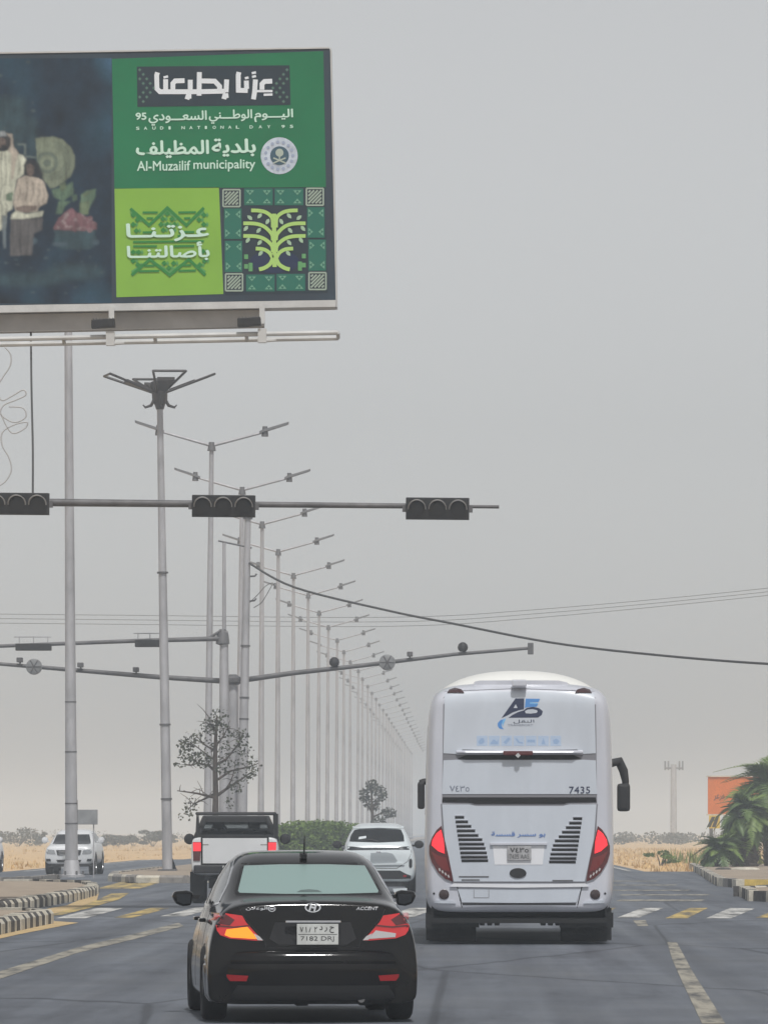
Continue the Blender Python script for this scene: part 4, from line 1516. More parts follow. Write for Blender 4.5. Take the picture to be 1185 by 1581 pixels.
# ---- black saloon in front
M_carblack = mat('car_black', (0.003, 0.003, 0.0045), 0.08, coat=0.0, spec=.3, noise=(2.6, .2), col2=(0.011, 0.010, 0.009))
M_film = mat('sky_tint_film', (0.36, 0.50, 0.475), 0.28, metal=0.45)  # sky reflection partly put into the film's pale teal
D = 46.2
c = thing('saloon_car', 'black saloon car with its left indicator lit, nearest on the road', 'car', ((484 - VX) * D / F, D, 0), R(5.0))
S = [sect(0.085, .27, .40, .49, .530, .545, .70, .67, .56, .98),
     sect(.09, .20, .40, .535, .580, .60, .775, .72, .60, .98),
     sect(.095, .18, .40, .60, .655, .67, .81, .755, .60, .98),
     sect(.10, .15, .43, .74, .86, .89, .83, .775, .60, .98),
     sect(.11, .15, .46, .80, .925, .955, .84, .785, .62, .98),
     sect(.16, .15, .48, .84, .945, .972, .845, .79, .63, .98),
     sect(.42, .15, .50, .87, .975, 1.00, .85, .785, .62, .98),
     sect(.56, .15, .50, .88, 1.005, 1.03, .85, .78, .605, .98),
     sect(.95, .15, .50, .89, 1.165, 1.19, .85, .775, .575, .98),
     sect(1.30, .15, .50, .895, 1.295, 1.312, .85, .78, .575, .98),
     sect(1.75, .15, .50, .90, 1.352, 1.374, .85, .78, .58, .98),
     sect(2.30, .15, .50, .90, 1.352, 1.374, .85, .78, .58, .98),
     sect(2.80, .15, .50, .89, 1.22, 1.24, .85, .775, .565, .98),
     sect(3.30, .15, .50, .86, .98, 1.0, .85, .77, .61, .98),
     sect(3.55, .15, .50, .83, .90, .935, .85, .76, .62, .98),
     sect(4.00, .15, .48, .75, .82, .85, .83, .73, .58, .98),
     sect(4.25, .18, .45, .62, .70, .73, .76, .66, .5, .98),
     sect(4.36, .24, .42, .52, .58, .60, .62, .54, .4, .98)]
body = finish(loft(S), 'body', M_carblack, c, 2, wells((.93, 3.50), .86, .335), 50)
bv = bvh_of(body)
# the bumper: a wrapped panel that sticks out below the boot and ends before the wheels
mb = MB()
prof = [(-.10, .165), (-.035, .168), (-.012, .21), (-.004, .30), (.002, .40), (.0, .455), (-.012, .47), (-.008, .50), (-.014, .53), (-.026, .552), (-.045, .568), (-.075, .578), (-.20, .592)]
nt_ = 56
plan = []
for i in range(nt_ + 1):
    th = math.pi * i / nt_
    cx_, sy_ = math.cos(th), math.sin(th)
    plan.append(Vector((-.852 * math.copysign(abs(cx_) ** .62, cx_), .56 - .575 * abs(sy_) ** .62, 0)))
vs, fs = [], []
for i, p in enumerate(plan):
    tg = (plan[min(nt_, i + 1)] - plan[max(0, i - 1)]).normalized()
    nrm = Vector((tg.y, -tg.x, 0))
    for o_, z in prof:
        vs.append((p.x + nrm.x * o_, p.y + nrm.y * o_, z))
m_ = len(prof)
for i in range(nt_):
    for j in range(m_ - 1):
        fs.append((i * m_ + j, i * m_ + j + 1, (i + 1) * m_ + j + 1, (i + 1) * m_ + j))
mb.add(vs, fs)
bump_ = mb.build('rear_bumper', M_carblack, c, smooth=28)
bvb = bvh_of(bump_)
sx = lambda px: (px - 481) / 191.0
sz = lambda py: H - (py - VY) / 191.0
patch('rear_window', bv, [(-.49, 1.245), (-.2, 1.255), (.2, 1.255), (.49, 1.245), (.565, 1.045), (.555, 1.03), (.2, 1.022), (-.2, 1.022), (-.555, 1.03), (-.565, 1.045)], M_film, c, off=.012, res=.04)
patch('rear_window_frame', bv, [(-.505, 1.267), (.505, 1.267), (.592, 1.03), (.585, 1.012), (-.585, 1.012), (-.592, 1.03)], M_gap, c, off=.004, res=.04)
patch('high_brake_light', bv, [(-.10, 1.036), (.10, 1.036), (.07, 1.052), (0, 1.058), (-.07, 1.052)], mat('brake_hump_dark', (.10, .14, .135), .4), c, off=.018, thick=.01, res=.03)  # dark hump of the brake light at the window foot
# boot lid seams
for s in (-1, 1):
    patch('boot_seam', bv, line_poly([(s * .60, .955), (s * .575, .90), (s * .545, .84), (s * .385, .66), (s * .37, .60)], .008), M_gap, c, off=.0012, res=.02)
patch('boot_seam', bv, line_poly([(-.37, .598), (0, .592), (.37, .598)], .010), M_gap, c, off=.0012, res=.02)
patch('plate_recess', bv, [(-.30, .80), (.30, .80), (.345, .67), (.27, .622), (-.27, .622), (-.345, .67)], M_plastic, c, off=.0012, res=.04)
mb = MB()
mb.box((0, .055, .805), (.44, .03, .02))
mb.build('boot_trim', M_chrome, c, bevel=.006)
mb = MB()
mb.box((.035, .058, .705), (.33, .03, .165))
pl = mb.build('number_plate', M_plate, c, bevel=.004)
P3 = lambda u, v, l: (u, .0422 - .0004 * l, v)
text_mb('٧ ١ ٨ ٢', (-.105, .722, .03, .765), P3, .02).build('plate_lettering', M_ptxt, pl)
text_mb(arabic('ح ر د'), (.05, .717, .165, .77), P3, .02).build('plate_lettering', M_ptxt, pl)
text_mb('7182 DRJ', (-.10, .645, .165, .69), P3).build('plate_lettering', M_ptxt, pl)
mb = MB()
mb.box((.035, .0422, .705), (.31, .001, .004))
mb.build('plate_line', M_ptxt, pl)
# lamps
lamp_l = [(-.775, .872), (-.69, .872), (-.56, .853), (-.53, .80), (-.40, .655), (-.45, .655), (-.66, .672), (-.735, .70), (-.785, .77)]
M_lamp_amber = mat('amber_lit', (0.8, 0.25, 0.02), 0.25, emis=((1.0, 0.30, 0.02), 0.75))
M_saloonred = mat('saloon_red_lens', (0.50, 0.012, 0.016), 0.15, coat=.7, emis=((1.0, .03, .03), .10))
for s, nm in ((1, 'left'), (-1, 'right')):
    f_ = (lambda p: p) if s == 1 else mirror_x
    tl = patch('tail_light', bv, f_(lamp_l), M_saloonred, c, off=.009, thick=.02, res=.035)
    lens = patch('indicator_lens' if s == 1 else 'reversing_lens', bv, f_(([(-.685, .745), (-.52, .765), (-.435, .667), (-.655, .682), (-.70, .70)] if s == 1 else [(-.66, .712), (-.50, .735), (-.435, .667), (-.655, .682)])), M_lamp_amber if s == 1 else M_clearlens, c, off=.0125, thick=.008, res=.03,
                 label='amber indicator lens, lit' if s == 1 else None)
    lens.parent = tl
    l2 = patch('reversing_lens', bv, f_([(-.47, .712), (-.425, .69), (-.395, .657), (-.44, .66)]), M_clearlens, tl, off=.0145, thick=.008, res=.03)
    l3 = patch('lens_divider', bv, f_(line_poly([(-.76, .775), (-.63, .762), (-.50, .775)], .012)), M_darkred, tl, off=.0135, thick=.006, res=.03)
    l4 = patch('lens_dark_part', bv, f_([(-.775, .87), (-.69, .865), (-.62, .82), (-.66, .775), (-.755, .79)]), M_darkred, tl, off=.0118, thick=.006, res=.03)  # dark outer part of the red lens
    patch('bumper_reflector', bvb, f_([(-.70, .388), (-.515, .378), (-.53, .335), (-.66, .335)]), M_redlens, c, off=.006, thick=.01, res=.03)
patch('bumper_valance', bvb, [(-.60, .30), (.60, .30), (.66, .20), (.60, .185), (-.60, .185), (-.66, .20)], mat('valance_black', (.006, .006, .007), .5), c, off=.004, thick=.01, res=.05)
# badges
oy = lambda u, v, l=0: (u, .088 - .002 * l, v)
def on_body(u, v, off):
    h = bv.ray_cast(Vector((u, -5, v)), Vector((0, 1, 0)))[0]
    return (u, (h.y if h is not None else .1) - off, v)
mb = MB()
for k in range(28):
    a0, a1 = 2 * math.pi * k / 28, 2 * math.pi * (k + 1) / 28
    P = [on_body(.0 + ra * math.cos(a) * 1.0, .918 + ra * .62 * math.sin(a), .010) for a, ra in ((a0, .064), (a1, .064), (a1, .052), (a0, .052))]
    mb.prism(P, (0, .012, 0))
eb = mb.build('badge_ring', M_chrome, c)
mb = MB()
for poly in ([(-.034, -.026), (-.020, -.026), (-.004, .030), (-.018, .030)], [(.004, -.030), (.018, -.030), (.034, .026), (.020, .026)], [(-.018, -.004), (-.012, .010), (.018, .004), (.012, -.010)]):
    mb.prism([on_body(a, .918 + b, .012) for a, b in poly], (0, .006, 0))
mb.build('badge_letter', M_chrome, eb)
tb = lambda u, v, l: on_body(u, v, .004 + .0006 * l)
text_mb('ACCENT', (.345, .897, .52, .922), tb, .02, .2).build('lettering', M_chrome, c)
text_mb(arabic('الوعلان'), (-.53, .895, -.36, .925), tb, .02).build('lettering', M_chrome, c)
mb = MB()
for k in range(18):
    a0, a1 = 2 * math.pi * k / 18, 2 * math.pi * (k + 1) / 18
    mb.prism([on_body(-.325 + ra * math.cos(a), .908 + ra * .8 * math.sin(a), .006) for a, ra in ((a0, .030), (a1, .030), (a1, .023), (a0, .023))], (0, .004, 0))
mb.prism([on_body(-.325 + a, .908 + b, .006) for a, b in ((-.016, -.006), (.016, -.006), (.016, .006), (-.016, .006))], (0, .004, 0))
mb.build('dealer_badge', M_chrome, c)
# sides
for s, ax in ((-1, 'x'), (1, 'X')):
    win = [(.86, .955), (1.05, 1.08), (1.35, 1.20), (1.7, 1.265), (2.3, 1.27), (2.65, 1.19), (3.2, .955), (2.2, .93), (1.4, .93)]
    patch('side_window', bv, win, M_glass_d, c, ax, .003, .01, .09)
    patch('window_trim', bv, line_poly([(.84, .945), (1.4, .918), (2.2, .918), (2.9, .932)], .018), M_chrome, c, ax, .007, .01, .06)
    patch('window_trim', bv, line_poly([(.84, .955), (1.04, 1.095), (1.34, 1.218), (1.7, 1.285)], .018), M_chrome, c, ax, .007, .01, .05)
    for y0 in (1.28, 2.28):
        patch('door_seam', bv, line_poly([(y0, .93), (y0 - .02, .6), (y0 + .04, .25)], .010), M_gap, c, ax, .0012, .01, .05)
    patch('door_pillar', bv, line_poly([(2.22, .93), (2.16, 1.27)], .07), M_gap, c, ax, .005, .01, .05)
    for y0 in (1.42, 2.42):
        mb = MB()
        mb.box((s * .825, y0, .80), (.05, .2, .03))
        mb.build('door_handle', M_carblack, c, bevel=.01)
    mb = MB()
    mb.prism([(s * .845, 2.60, 1.015), (s * .90, 2.60, 1.03), (s * 1.0, 2.60, 1.022), (s * 1.025, 2.60, .985), (s * .99, 2.60, .915), (s * .93, 2.60, .895), (s * .86, 2.60, .905)], (0, .16, 0))
    mr = mb.build('door_mirror', M_carblack, c, bevel=.025, smooth=50)
    mb = MB()
    mb.prism([(s * .865, 2.592, .995), (s * .985, 2.592, 1.0), (s * .98, 2.592, .935), (s * .925, 2.592, .915), (s * .872, 2.592, .92)], (0, .006, 0))
    mb.build('mirror_glass', mat('mirror_dark', (.03, .034, .04), .1, metal=.5), mr)
    mb = MB()
    mb.prism([(s * .80, 2.68, .955), (s * .90, 2.68, .965), (s * .90, 2.68, .995), (s * .78, 2.68, .99)], (0, .06, 0))
    mb.build('mirror_arm', M_plastic, mr)
    for y0 in (.93, 3.50):
        wheel(s * .75, y0, .305, .20, c, side=s)
mb = MB()
mb.tube([(0, 1.28, 1.30), (0, 1.22, 1.42), (0, 1.19, 1.49)], [.008, .006, .003], 8)
mb.prism([(-.03, 1.36, 1.315), (.03, 1.36, 1.315), (.02, 1.24, 1.30), (-.02, 1.24, 1.30)], (0, -.01, .035))
mb.build('roof_antenna', M_plastic, c)
mb = MB()
mb.box((0, 2.0, .20), (1.1, 3.6, .05))
for k in range(6):
    mb.box((-.40 + k * .16 + (k % 2) * .03, .3, .185 - (k % 3) * .012), (.09, .3, .05))
mb.build('underbody', M_under, c)
mb = MB()
mb.tube([(.38, .02, .19), (.38, .5, .19)], .028, 12)
mb.build('exhaust_pipe', M_steel_d, c, smooth=40)

# ---- white coach
M_bus = mat('coach_white', (0.53, 0.545, 0.60), 0.28, coat=.6, noise=(1.6, .11), stretch=(1, 1, .35))
M_busp = mat('coach_panel', (0.54, 0.58, 0.64), 0.26, coat=.6, noise=(1.8, .08), stretch=(1, 1, .3))
D = 78.26
k_ = 115.0
c = thing('coach', 'white coach seen from behind, tail lights lit, ahead of the black saloon', 'bus', ((801.5 - VX) / k_, D, 0), 0.0)
ux = lambda px: (px - 801.5) / k_
uz = lambda py: H - (py - VY) / k_
def bsec(y, w, zb, zt, ins=0.0):
    return (y, [(0, zb), (w * .6, zb), (w * .93, zb), (w, zb + .14), (w * 1.005, 1.2), (w * .99, 2.2), (w * .975, 2.9), (w * .95, 3.24), (w * .88, zt - .09), (w * .55, zt - .025), (0, zt)])
S = [bsec(0.0, 1.13, .53, 3.34), bsec(.03, 1.185, .47, 3.42), bsec(.10, 1.235, .43, 3.49), bsec(.24, 1.27, .42, 3.535), bsec(.7, 1.275, .46, 3.56), bsec(3, 1.275, .46, 3.56),
     bsec(6, 1.275, .46, 3.56), bsec(10.5, 1.275, .46, 3.56), bsec(11.6, 1.26, .46, 3.52), bsec(11.9, 1.2, .5, 3.4), bsec(12.0, 1.1, .6, 3.2)]
body = finish(loft(S), 'body', M_bus, c, 2, wells((2.7, 9.3), 1.28, .56, .7, .5), 50)
bv = bvh_of(body)
U = lambda *p: [(ux(a), uz(b)) for a, b in p]
patch('rear_screen_panel', bv, U((686, 1071), (720, 1068), (800, 1066.5), (882, 1068), (917, 1071), (919, 1163), (900, 1164), (890, 1157), (826, 1158.5), (772, 1158.5), (714, 1157), (704, 1164), (684, 1163)), M_busp, c, off=.010, res=.09)
patch('panel_gap', bv, U((684, 1066), (800, 1062), (919, 1066), (921, 1240), (682, 1240)), mat('seam_grey', (.20, .20, .22), .6), c, off=.003, res=.1)
patch('roof_cap_panel', bv, U((690, 1061), (740, 1050), (862, 1050), (914, 1061), (917, 1067), (800, 1062.5), (686, 1067)), M_bus, c, off=.012, res=.06)
patch('middle_panel', bv, U((684, 1174), (704, 1173), (720, 1173.5), (885, 1173.5), (899, 1173), (919, 1174), (921, 1226), (682, 1226)), M_busp, c, off=.010, res=.09)
# ridge under the upper panel
mb = MB()
pr = [(-.028, 0.0), (-.075, -.012), (-.085, -.03), (-.03, -.06)]
xs_ = [(704, .35), (718, 1), (772, 1), (800, 1), (830, 1), (884, 1), (899, .35)]
vs, fs = [], []
for px, q in xs_:
    for a, b in pr + [(.06, -.06), (.06, 0)]:
        vs.append((ux(px), a * q if a < 0 else a, uz(1158.5) + b))
for i in range(len(xs_) - 1):
    for j in range(6):
        fs.append((i * 6 + j, i * 6 + (j + 1) % 6, i * 6 + 6 + (j + 1) % 6, i * 6 + 6 + j))
fs += [tuple(range(6)), tuple((len(xs_) - 1) * 6 + j for j in range(6))]
mb.add(vs, fs)
mb.build('ridge', M_bus, c)
patch('ridge_gap', bv, U((706, 1171), (724, 1164), (800, 1163), (880, 1164), (897, 1171), (882, 1172.5), (720, 1172.5)), M_gap, c, off=.014, res=.05)
mb = MB()
mb.box((ux(799), -.075, uz(1163)), (46 / k_, .05, 7 / k_))
bl = mb.build('brake_light', M_darkred, c, bevel=.015)
mb = MB()
mb.box((ux(799), -.105, uz(1166.5)), (.05, .03, .05), M=Matrix.Rotation(R(45), 3, 'Y'))
mb.build('rear_camera', M_chrome, bl)
patch('vent_band', bv, U((683, 1231), (919, 1231), (920, 1238), (880, 1239), (870, 1241), (732, 1241), (722, 1239), (682, 1238)), M_gap, c, off=.012, res=.06)
patch('engine_lid', bv, U((682, 1242), (724, 1242), (734, 1244.5), (868, 1244.5), (878, 1242), (920, 1242), (916, 1296), (902, 1361), (700, 1361), (686, 1296)), M_busp, c, off=.014, res=.08)
patch('lid_gap', bv, U((680, 1241), (922, 1241), (919, 1296), (905, 1364), (697, 1364), (683, 1296)), mat('seam_grey', (.2, .2, .22), .6), c, off=.004, res=.08)
lid = [o for o in c.children if o.name.startswith('engine_lid')][0]
bl2 = bvh_of(lid)
def lidpoint(off):
    return lambda u, v, l=0: (u, ((bl2.ray_cast(Vector((u, -5, v)), Vector((0, 1, 0)))[0] or Vector((0, -.01, 0))).y - off - .0005 * l), v)
# louvres
edgeL = [(702, 1262, 716), (703, 1269, 722), (704, 1276, 727), (705, 1283, 733), (706, 1290, 738), (707, 1296.5, 744), (708, 1303.5, 747), (709, 1310, 749), (710, 1317, 751), (711, 1323.5, 752), (712, 1329, 753)]
for s in (0, 1):
    for a, yy, b in edgeL:
        if s:
            a, b = 1600 - b, 1600 - a
            yy += 2.0
        mb = MB()
        z = uz(yy)
        yb = lidpoint(0)((ux(a) + ux(b)) / 2, z)[1]
        mb.prism([(ux(a), yb - .004, z - .017), (ux(b), yb - .004, z - .017), (ux(b), yb - .004, z + .013), (ux(a), yb - .004, z + .013)], (0, .03, 0))
        sl_ = mb.build('louvre', M_gap, c)
        mb = MB()
        mb.prism([(ux(a), yb - .006, z + .014), (ux(b), yb - .006, z + .014), (ux(b), yb - .016, z + .026), (ux(a), yb - .016, z + .026)], (0, .02, .004))
        mb.build('louvre_lip', M_bus, sl_)
mb = MB()
y0 = lidpoint(0)(0, uz(1320))[1]
mb.box((ux(800), y0 - .012, uz(1303)), (88 / k_, .04, .035))
mb.build('plate_lamp_bar', M_bus, c, bevel=.008)
patch('plate_recess', bl2, U((760, 1306), (840, 1306), (837, 1335), (763, 1335)), mat('coach_light', (0.75, 0.76, 0.79), .35, coat=.4), c, off=.004, res=.1)
mb = MB()
mb.box((ux(801), y0 - .022, uz(1317)), (37 / k_, .012, 22 / k_))
pl = mb.build('number_plate', mat('plate_dusty', (0.34, 0.34, 0.35), .6, noise=(14, .3)), c)
PB = lambda u, v, l: (u, y0 - .0295 - .0005 * l, v)
text_mb('٧٤٣٥', (ux(787), uz(1316), ux(815), uz(1309)), PB, .02).build('plate_lettering', M_ptxt, pl)
text_mb('7435 AAS', (ux(786), uz(1326), ux(816), uz(1319)), PB).build('plate_lettering', M_ptxt, pl)
patch('badge_oval', bl2, [(ux(799) + .113 * math.cos(a / 20 * 6.283), uz(1348) + .068 * math.sin(a / 20 * 6.283)) for a in range(20)], M_plastic, c, off=.012, res=.05)
for x0, x1, yy in ((708, 754, 1353.5), (712, 740, 1358.5), (852, 884, 1359.5)):
    patch('lid_trim', bl2, U((x0, yy - 1), (x1, yy - 1), (x1, yy + 1), (x0, yy + 1)), mat('trim_grey', (.16, .16, .17), .4, metal=.5), c, off=.006, res=.1)
mb = MB()
text_mb(arabic('بو سسر قسسة'), (ux(758), uz(1293), ux(841), uz(1284)), lidpoint(.004), .02).build('lettering', mat('ink_blue', (0.10, 0.20, 0.48), .5), c)
# lights
tlo = [(681, 1275), (674, 1281), (667, 1292), (662, 1306), (662, 1318), (666, 1331), (676, 1347), (687, 1357), (698.5, 1361), (697, 1348), (692, 1322), (686, 1296)]
lit = [(680.5, 1281), (673, 1287), (667, 1297), (666, 1305), (676, 1314), (686, 1318), (684.5, 1298)]
low = [(665, 1314), (676, 1321), (688, 1324), (694, 1346), (684, 1343), (674, 1333)]
clr = [(676, 1338), (684, 1346), (694.5, 1350), (696, 1358), (688, 1354), (680, 1347)]
for s in (1, -1):
    f_ = (lambda p: U(*p)) if s == 1 else (lambda p: mirror_x(U(*p)))
    tl = patch('tail_light', bv, f_(tlo), M_darkred, c, off=.022, thick=.04, res=.05)
    patch('lit_lens', bv, f_(lit), M_redlit, tl, off=.028, thick=.004, res=.05)
    patch('reflector_lens', bv, f_(low), mat('red_brown_lens', (0.16, 0.012, 0.012), .2, coat=.5), tl, off=.026, thick=.004, res=.05)
    for q in range(4):
        a = (678 + q * 4.6, 1341.5 + q * 3.4)
        patch('lamp_bead', bv, f_([(a[0] - 1.6, a[1]), (a[0] + .2, a[1] - 1.6), (a[0] + 2, a[1] + 2.4), (a[0] + .3, a[1] + 3.8)]), M_clearlens, tl, off=.028, thick=.004, res=.05)
    mb = MB()
    q = (ux(685) * s, uz(1381))
    h = bv.ray_cast(Vector((q[0], -5, q[1])), Vector((0, 1, 0)))[0]
    mb.lathe([(-.015, 0), (-.02, .055), (-.012, .068), (.03, .072)], 'y', 20, (q[0], h.y, q[1]))
    fg = mb.build('fog_lamp', mat('fog_dark', (.035, .018, .018), .15, coat=.5), c, smooth=40)
    patch('bumper_lip', bv, f_([(672, 1390), (700, 1391), (703, 1395), (670, 1394.5)]), M_busp, c, off=.02, thick=.03, res=.05)
    patch('marker_lamp', bv, f_([(690, 1069), (693, 1064), (702, 1061), (712, 1064), (716, 1069)]), mat('marker_dark', (.05, .02, .022), .2, coat=.5), c, off=.03, thick=.05, res=.04)
    patch('bumper_seam', bv, f_([(704, 1366), (705.5, 1366), (713.5, 1401), (712, 1401)]), M_gap, c, off=.003, res=.05)
    for px, py in ((669.5, 1379.5), (763, 1381)):
        patch('parking_sensor', bv, f_(circ(px, py, 1.7, 10)), M_gap, c, off=.006, res=.05)
patch('bumper_top', bv, U((700, 1364), (800, 1365.5), (903, 1364), (908, 1369), (800, 1370.5), (694, 1369)), mat('coach_light', (.75, .76, .79), .35), c, off=.03, thick=.05, res=.06)
patch('bumper_panel', bv, U((706, 1373), (896, 1373), (889, 1393), (800, 1394), (713, 1393)), M_busp, c, off=.012, res=.08)
patch('bumper_seam', bv, U((713, 1394.5), (889, 1394.5), (888, 1397), (714, 1397)), M_gap, c, off=.006, res=.08)
for e_ in (line_poly(U((731, 1373.5), (731, 1386), (754, 1386), (754, 1373.5)), .008),):
    patch('tow_cover', bv, e_, mat('seam_grey', (.2, .2, .22), .6), c, off=.0145, res=.05)
mb = MB()
mb.box((ux(801), -.02, uz(1055)), (23 / k_, .16, 11 / k_))
mb.build('reversing_camera', M_bus, c, bevel=.02)
mb = MB()
pod = [(-1.04, 3.48), (-.94, 3.60), (-.72, 3.70), (-.4, 3.755), (.4, 3.755), (.72, 3.70), (.94, 3.60), (1.04, 3.48)]
for a, b, sc1 in ((1.6, 1.75, .8), (1.75, 4.9, 1.0), (4.9, 5.1, .8)):
    pass
N_ = 22
xs_ = [-1.04 * math.cos(math.pi * i / N_) for i in range(N_ + 1)]
vs, fs = [], []
for y, q, h_ in ((1.15, .80, .02), (1.25, .90, .15), (1.45, .97, .225), (1.9, 1.0, .262), (2.6, 1.0, .27), (4.9, 1.0, .27), (5.2, .9, .1)):
    vs += [(x * q, y, 3.47 + h_ * max(0, 1 - abs(x / 1.04) ** 2.4) ** .8) for x in xs_]
for i in range(6):
    for j in range(N_):
        a_ = i * (N_ + 1) + j
        fs.append((a_, a_ + 1, a_ + N_ + 2, a_ + N_ + 1))
mb.add(vs, fs)
mb.build('air_conditioner', mat('pod_cream', (0.72, 0.72, 0.69), .45), c, smooth=60)
# logo, pictograms, fleet numbers on the upper panels
scr = [o for o in c.children if o.name.startswith('rear_screen_panel')][0]
bs = bvh_of(scr)
bm_ = bvh_of([o for o in c.children if o.name.startswith('middle_panel')][0])
def sp3(b_, off):
    def f_(u, v, l=0):
        h = b_.ray_cast(Vector((u, -5, v)), Vector((0, 1, 0)))[0]
        return (u, (h.y if h is not None else -.01) - off - .0006 * l, v)
    return f_
LG = lambda pts: [(ux(730 + a / 7.9), uz(1060 + b / 7.9)) for a, b in pts]
def decal(name, poly, m, off, b_=None):
    return patch(name, b_ or bs, poly, m, c, off=off, thick=.0, res=.08, smooth=False)
M_nvy = mat('ink_navy', (0.030, 0.040, 0.085), .4)
M_blu = mat('ink_sky', (0.09, 0.27, 0.62), .4)
M_blu2 = mat('ink_sky_light', (0.20, 0.48, 0.78), .4)
decal('logo', LG([(345, 385), (515, 145), (622, 145), (618, 278), (560, 288), (480, 316), (420, 350)]), M_nvy, .002)
decal('logo', LG([(490, 262), (518, 215), (540, 262)]), M_busp, .0032)
decal('logo', LG([(640, 147), (815, 150), (795, 190), (690, 190), (690, 212), (790, 216), (772, 246), (660, 252), (628, 262)]), M_blu, .002)
decal('logo', LG([(692, 192), (790, 200), (788, 214), (692, 211)]), M_blu2, .0032)
decal('logo', LG([(618, 290), (650, 262), (730, 248), (800, 262), (848, 300), (835, 345), (790, 378), (430, 380), (480, 345), (545, 312)]), M_nvy, .0024)
decal('logo', LG([(630, 300), (660, 282), (720, 276), (775, 288), (785, 305), (770, 322), (700, 330), (640, 326)]), M_busp, .0036)
decal('logo', LG([(380, 395), (330, 410), (300, 445), (298, 480), (320, 512), (375, 522), (352, 495), (345, 460), (358, 425)]), M_blu, .002)
decal('logo', LG([(395, 385), (365, 405), (350, 440), (362, 490), (372, 450), (390, 415)]), M_blu2, .003)
text_mb(arabic('النقل'), (ux(792), uz(1117), ux(824), uz(1111)), sp3(bs, .003)).build('lettering', M_nvy, c)
text_mb('TRANSPORT', (ux(783), uz(1121), ux(822), uz(1118)), sp3(bs, .003)).build('lettering', mat('ink_grey', (.2, .22, .28), .5), c)
M_pic = mat('pictogram_blue', (0.43, 0.53, 0.68), .4)
M_pic2 = mat('pictogram_mid', (0.30, 0.42, 0.61), .4)
gl = [[(0, 8), (4, 3), (8, 3), (10, 8), (6, 12), (2, 12)], [(0, 10), (5, 4), (10, 8), (12, 4), (12, 12), (0, 12)], [(1, 9), (9, 1), (12, 4), (5, 12)],
      [(0, 3), (3, 3), (7, 8), (12, 9), (12, 11), (5, 10)], [(0, 5), (12, 5), (12, 9), (0, 9)], [(3, 12), (6, 2), (9, 12)], [(2, 6), (7, 3), (12, 7), (9, 12), (3, 11)]]
for i in range(7):
    x0 = 735.5 + i * 18.9
    decal('pictogram', U((x0, 1136), (x0 + 16.6, 1136), (x0 + 16.6, 1151.5), (x0, 1151.5)), M_pic, .002)
    decal('pictogram', U(*[(x0 + 2.2 + a, 1137 + b) for a, b in gl[i]]), M_pic2, .0032)
text_mb('7435', (ux(878), uz(1225), ux(910), uz(1214.5)), sp3(bm_, .003), .012, space=1.1).build('fleet_number', M_nvy, c)
text_mb('٧٤٣٥', (ux(694), uz(1222), ux(724), uz(1213)), sp3(bm_, .003)).build('fleet_number', mat('ink_faded', (.16, .18, .24), .5), c)
# mirrors
mb = MB()
kk = 100.5
mb.box(((649.5 - VX) / kk - (801.5 - VX) / k_, 11.6, H - (1228 - VY) / kk), (.11, .2, .42))
mb.tube([(-1.2, 11.7, H - (1205 - VY) / kk), ((649.5 - VX) / kk - (801.5 - VX) / k_, 11.7, H - (1207 - VY) / kk), ((649.5 - VX) / kk - (801.5 - VX) / k_, 11.7, H - (1215 - VY) / kk)], .05, 8)
mb.build('side_mirror', M_plastic, c, bevel=.04)
mb = MB()
kk = 100.5
mx_ = lambda px: (px - VX) / kk * 1.0 - (801.5 - VX) / k_
mz_ = lambda py: H - (py - VY) / kk
mb.tube([(1.15, 11.5, mz_(1182)), (mx_(944), 11.6, mz_(1178)), (mx_(956), 11.7, mz_(1175)), (mx_(963), 11.7, mz_(1190)), (mx_(966), 11.7, mz_(1206)), (mx_(966), 11.7, mz_(1214))], [.055, .065, .075, .07, .055, .05], 12)
arm = mb.build('mirror_arm', M_plastic, c, smooth=40)
mb = MB()
mb.box((mx_(963), 11.7, mz_(1231)), (.20, .2, .43))
mb.build('side_mirror', M_plastic, arm, bevel=.05)
for s, ax in ((-1, 'x'), (1, 'X')):
    for q in range(7):
        y0 = .9 + q * 1.48
        patch('side_window', bv, [(y0, 1.75), (y0 + 1.43, 1.75), (y0 + 1.43, 2.95), (y0, 2.95)], M_glass_d, c, ax, .004, .01, .3)
    for q in range(5):
        y0 = 3.5 + q * 1.05
        patch('luggage_door', bv, [(y0, .62), (y0 + 1.02, .62), (y0 + 1.02, 1.35), (y0, 1.35)], M_busp, c, ax, .008, .01, .3)
# running gear
for s in (-1, 1):
    for x in (.78, 1.12):
        wheel(s * x, 2.7, .50, .29, c, side=s, rim=M_steel)
    wheel(s * 1.1, 9.3, .50, .30, c, side=s, rim=M_steel)
mb = MB()
mb.box((0, 5.6, .44), (2.3, 11.0, .16))
mb.box((0, .75, .41), (2.36, 1.3, .24))
for s in (-1, 1):
    mb.box((s * .9, 2.0, .24), (.64, .03, .46))
    mb.box((s * .9, .2, .33), (.72, .1, .2))
mb.build('underbody', M_under, c)
mb = MB()
for q in (-.5, -.4, -.3, .32, .42, .52):
    mb.prism([(q - .05, .3, .34), (q + .05, .3, .34), (q + .03, .3, .255), (q - .03, .3, .255)], (0, .4, 0))
mb.build('chassis_brackets', M_under, c)
for s in (-1, 1):
    mb = MB()
    mb.box((s * .93, 2.02 - .9, .26), (.66, .02, .44))
    mb.build('mud_flap', M_tyre, c)

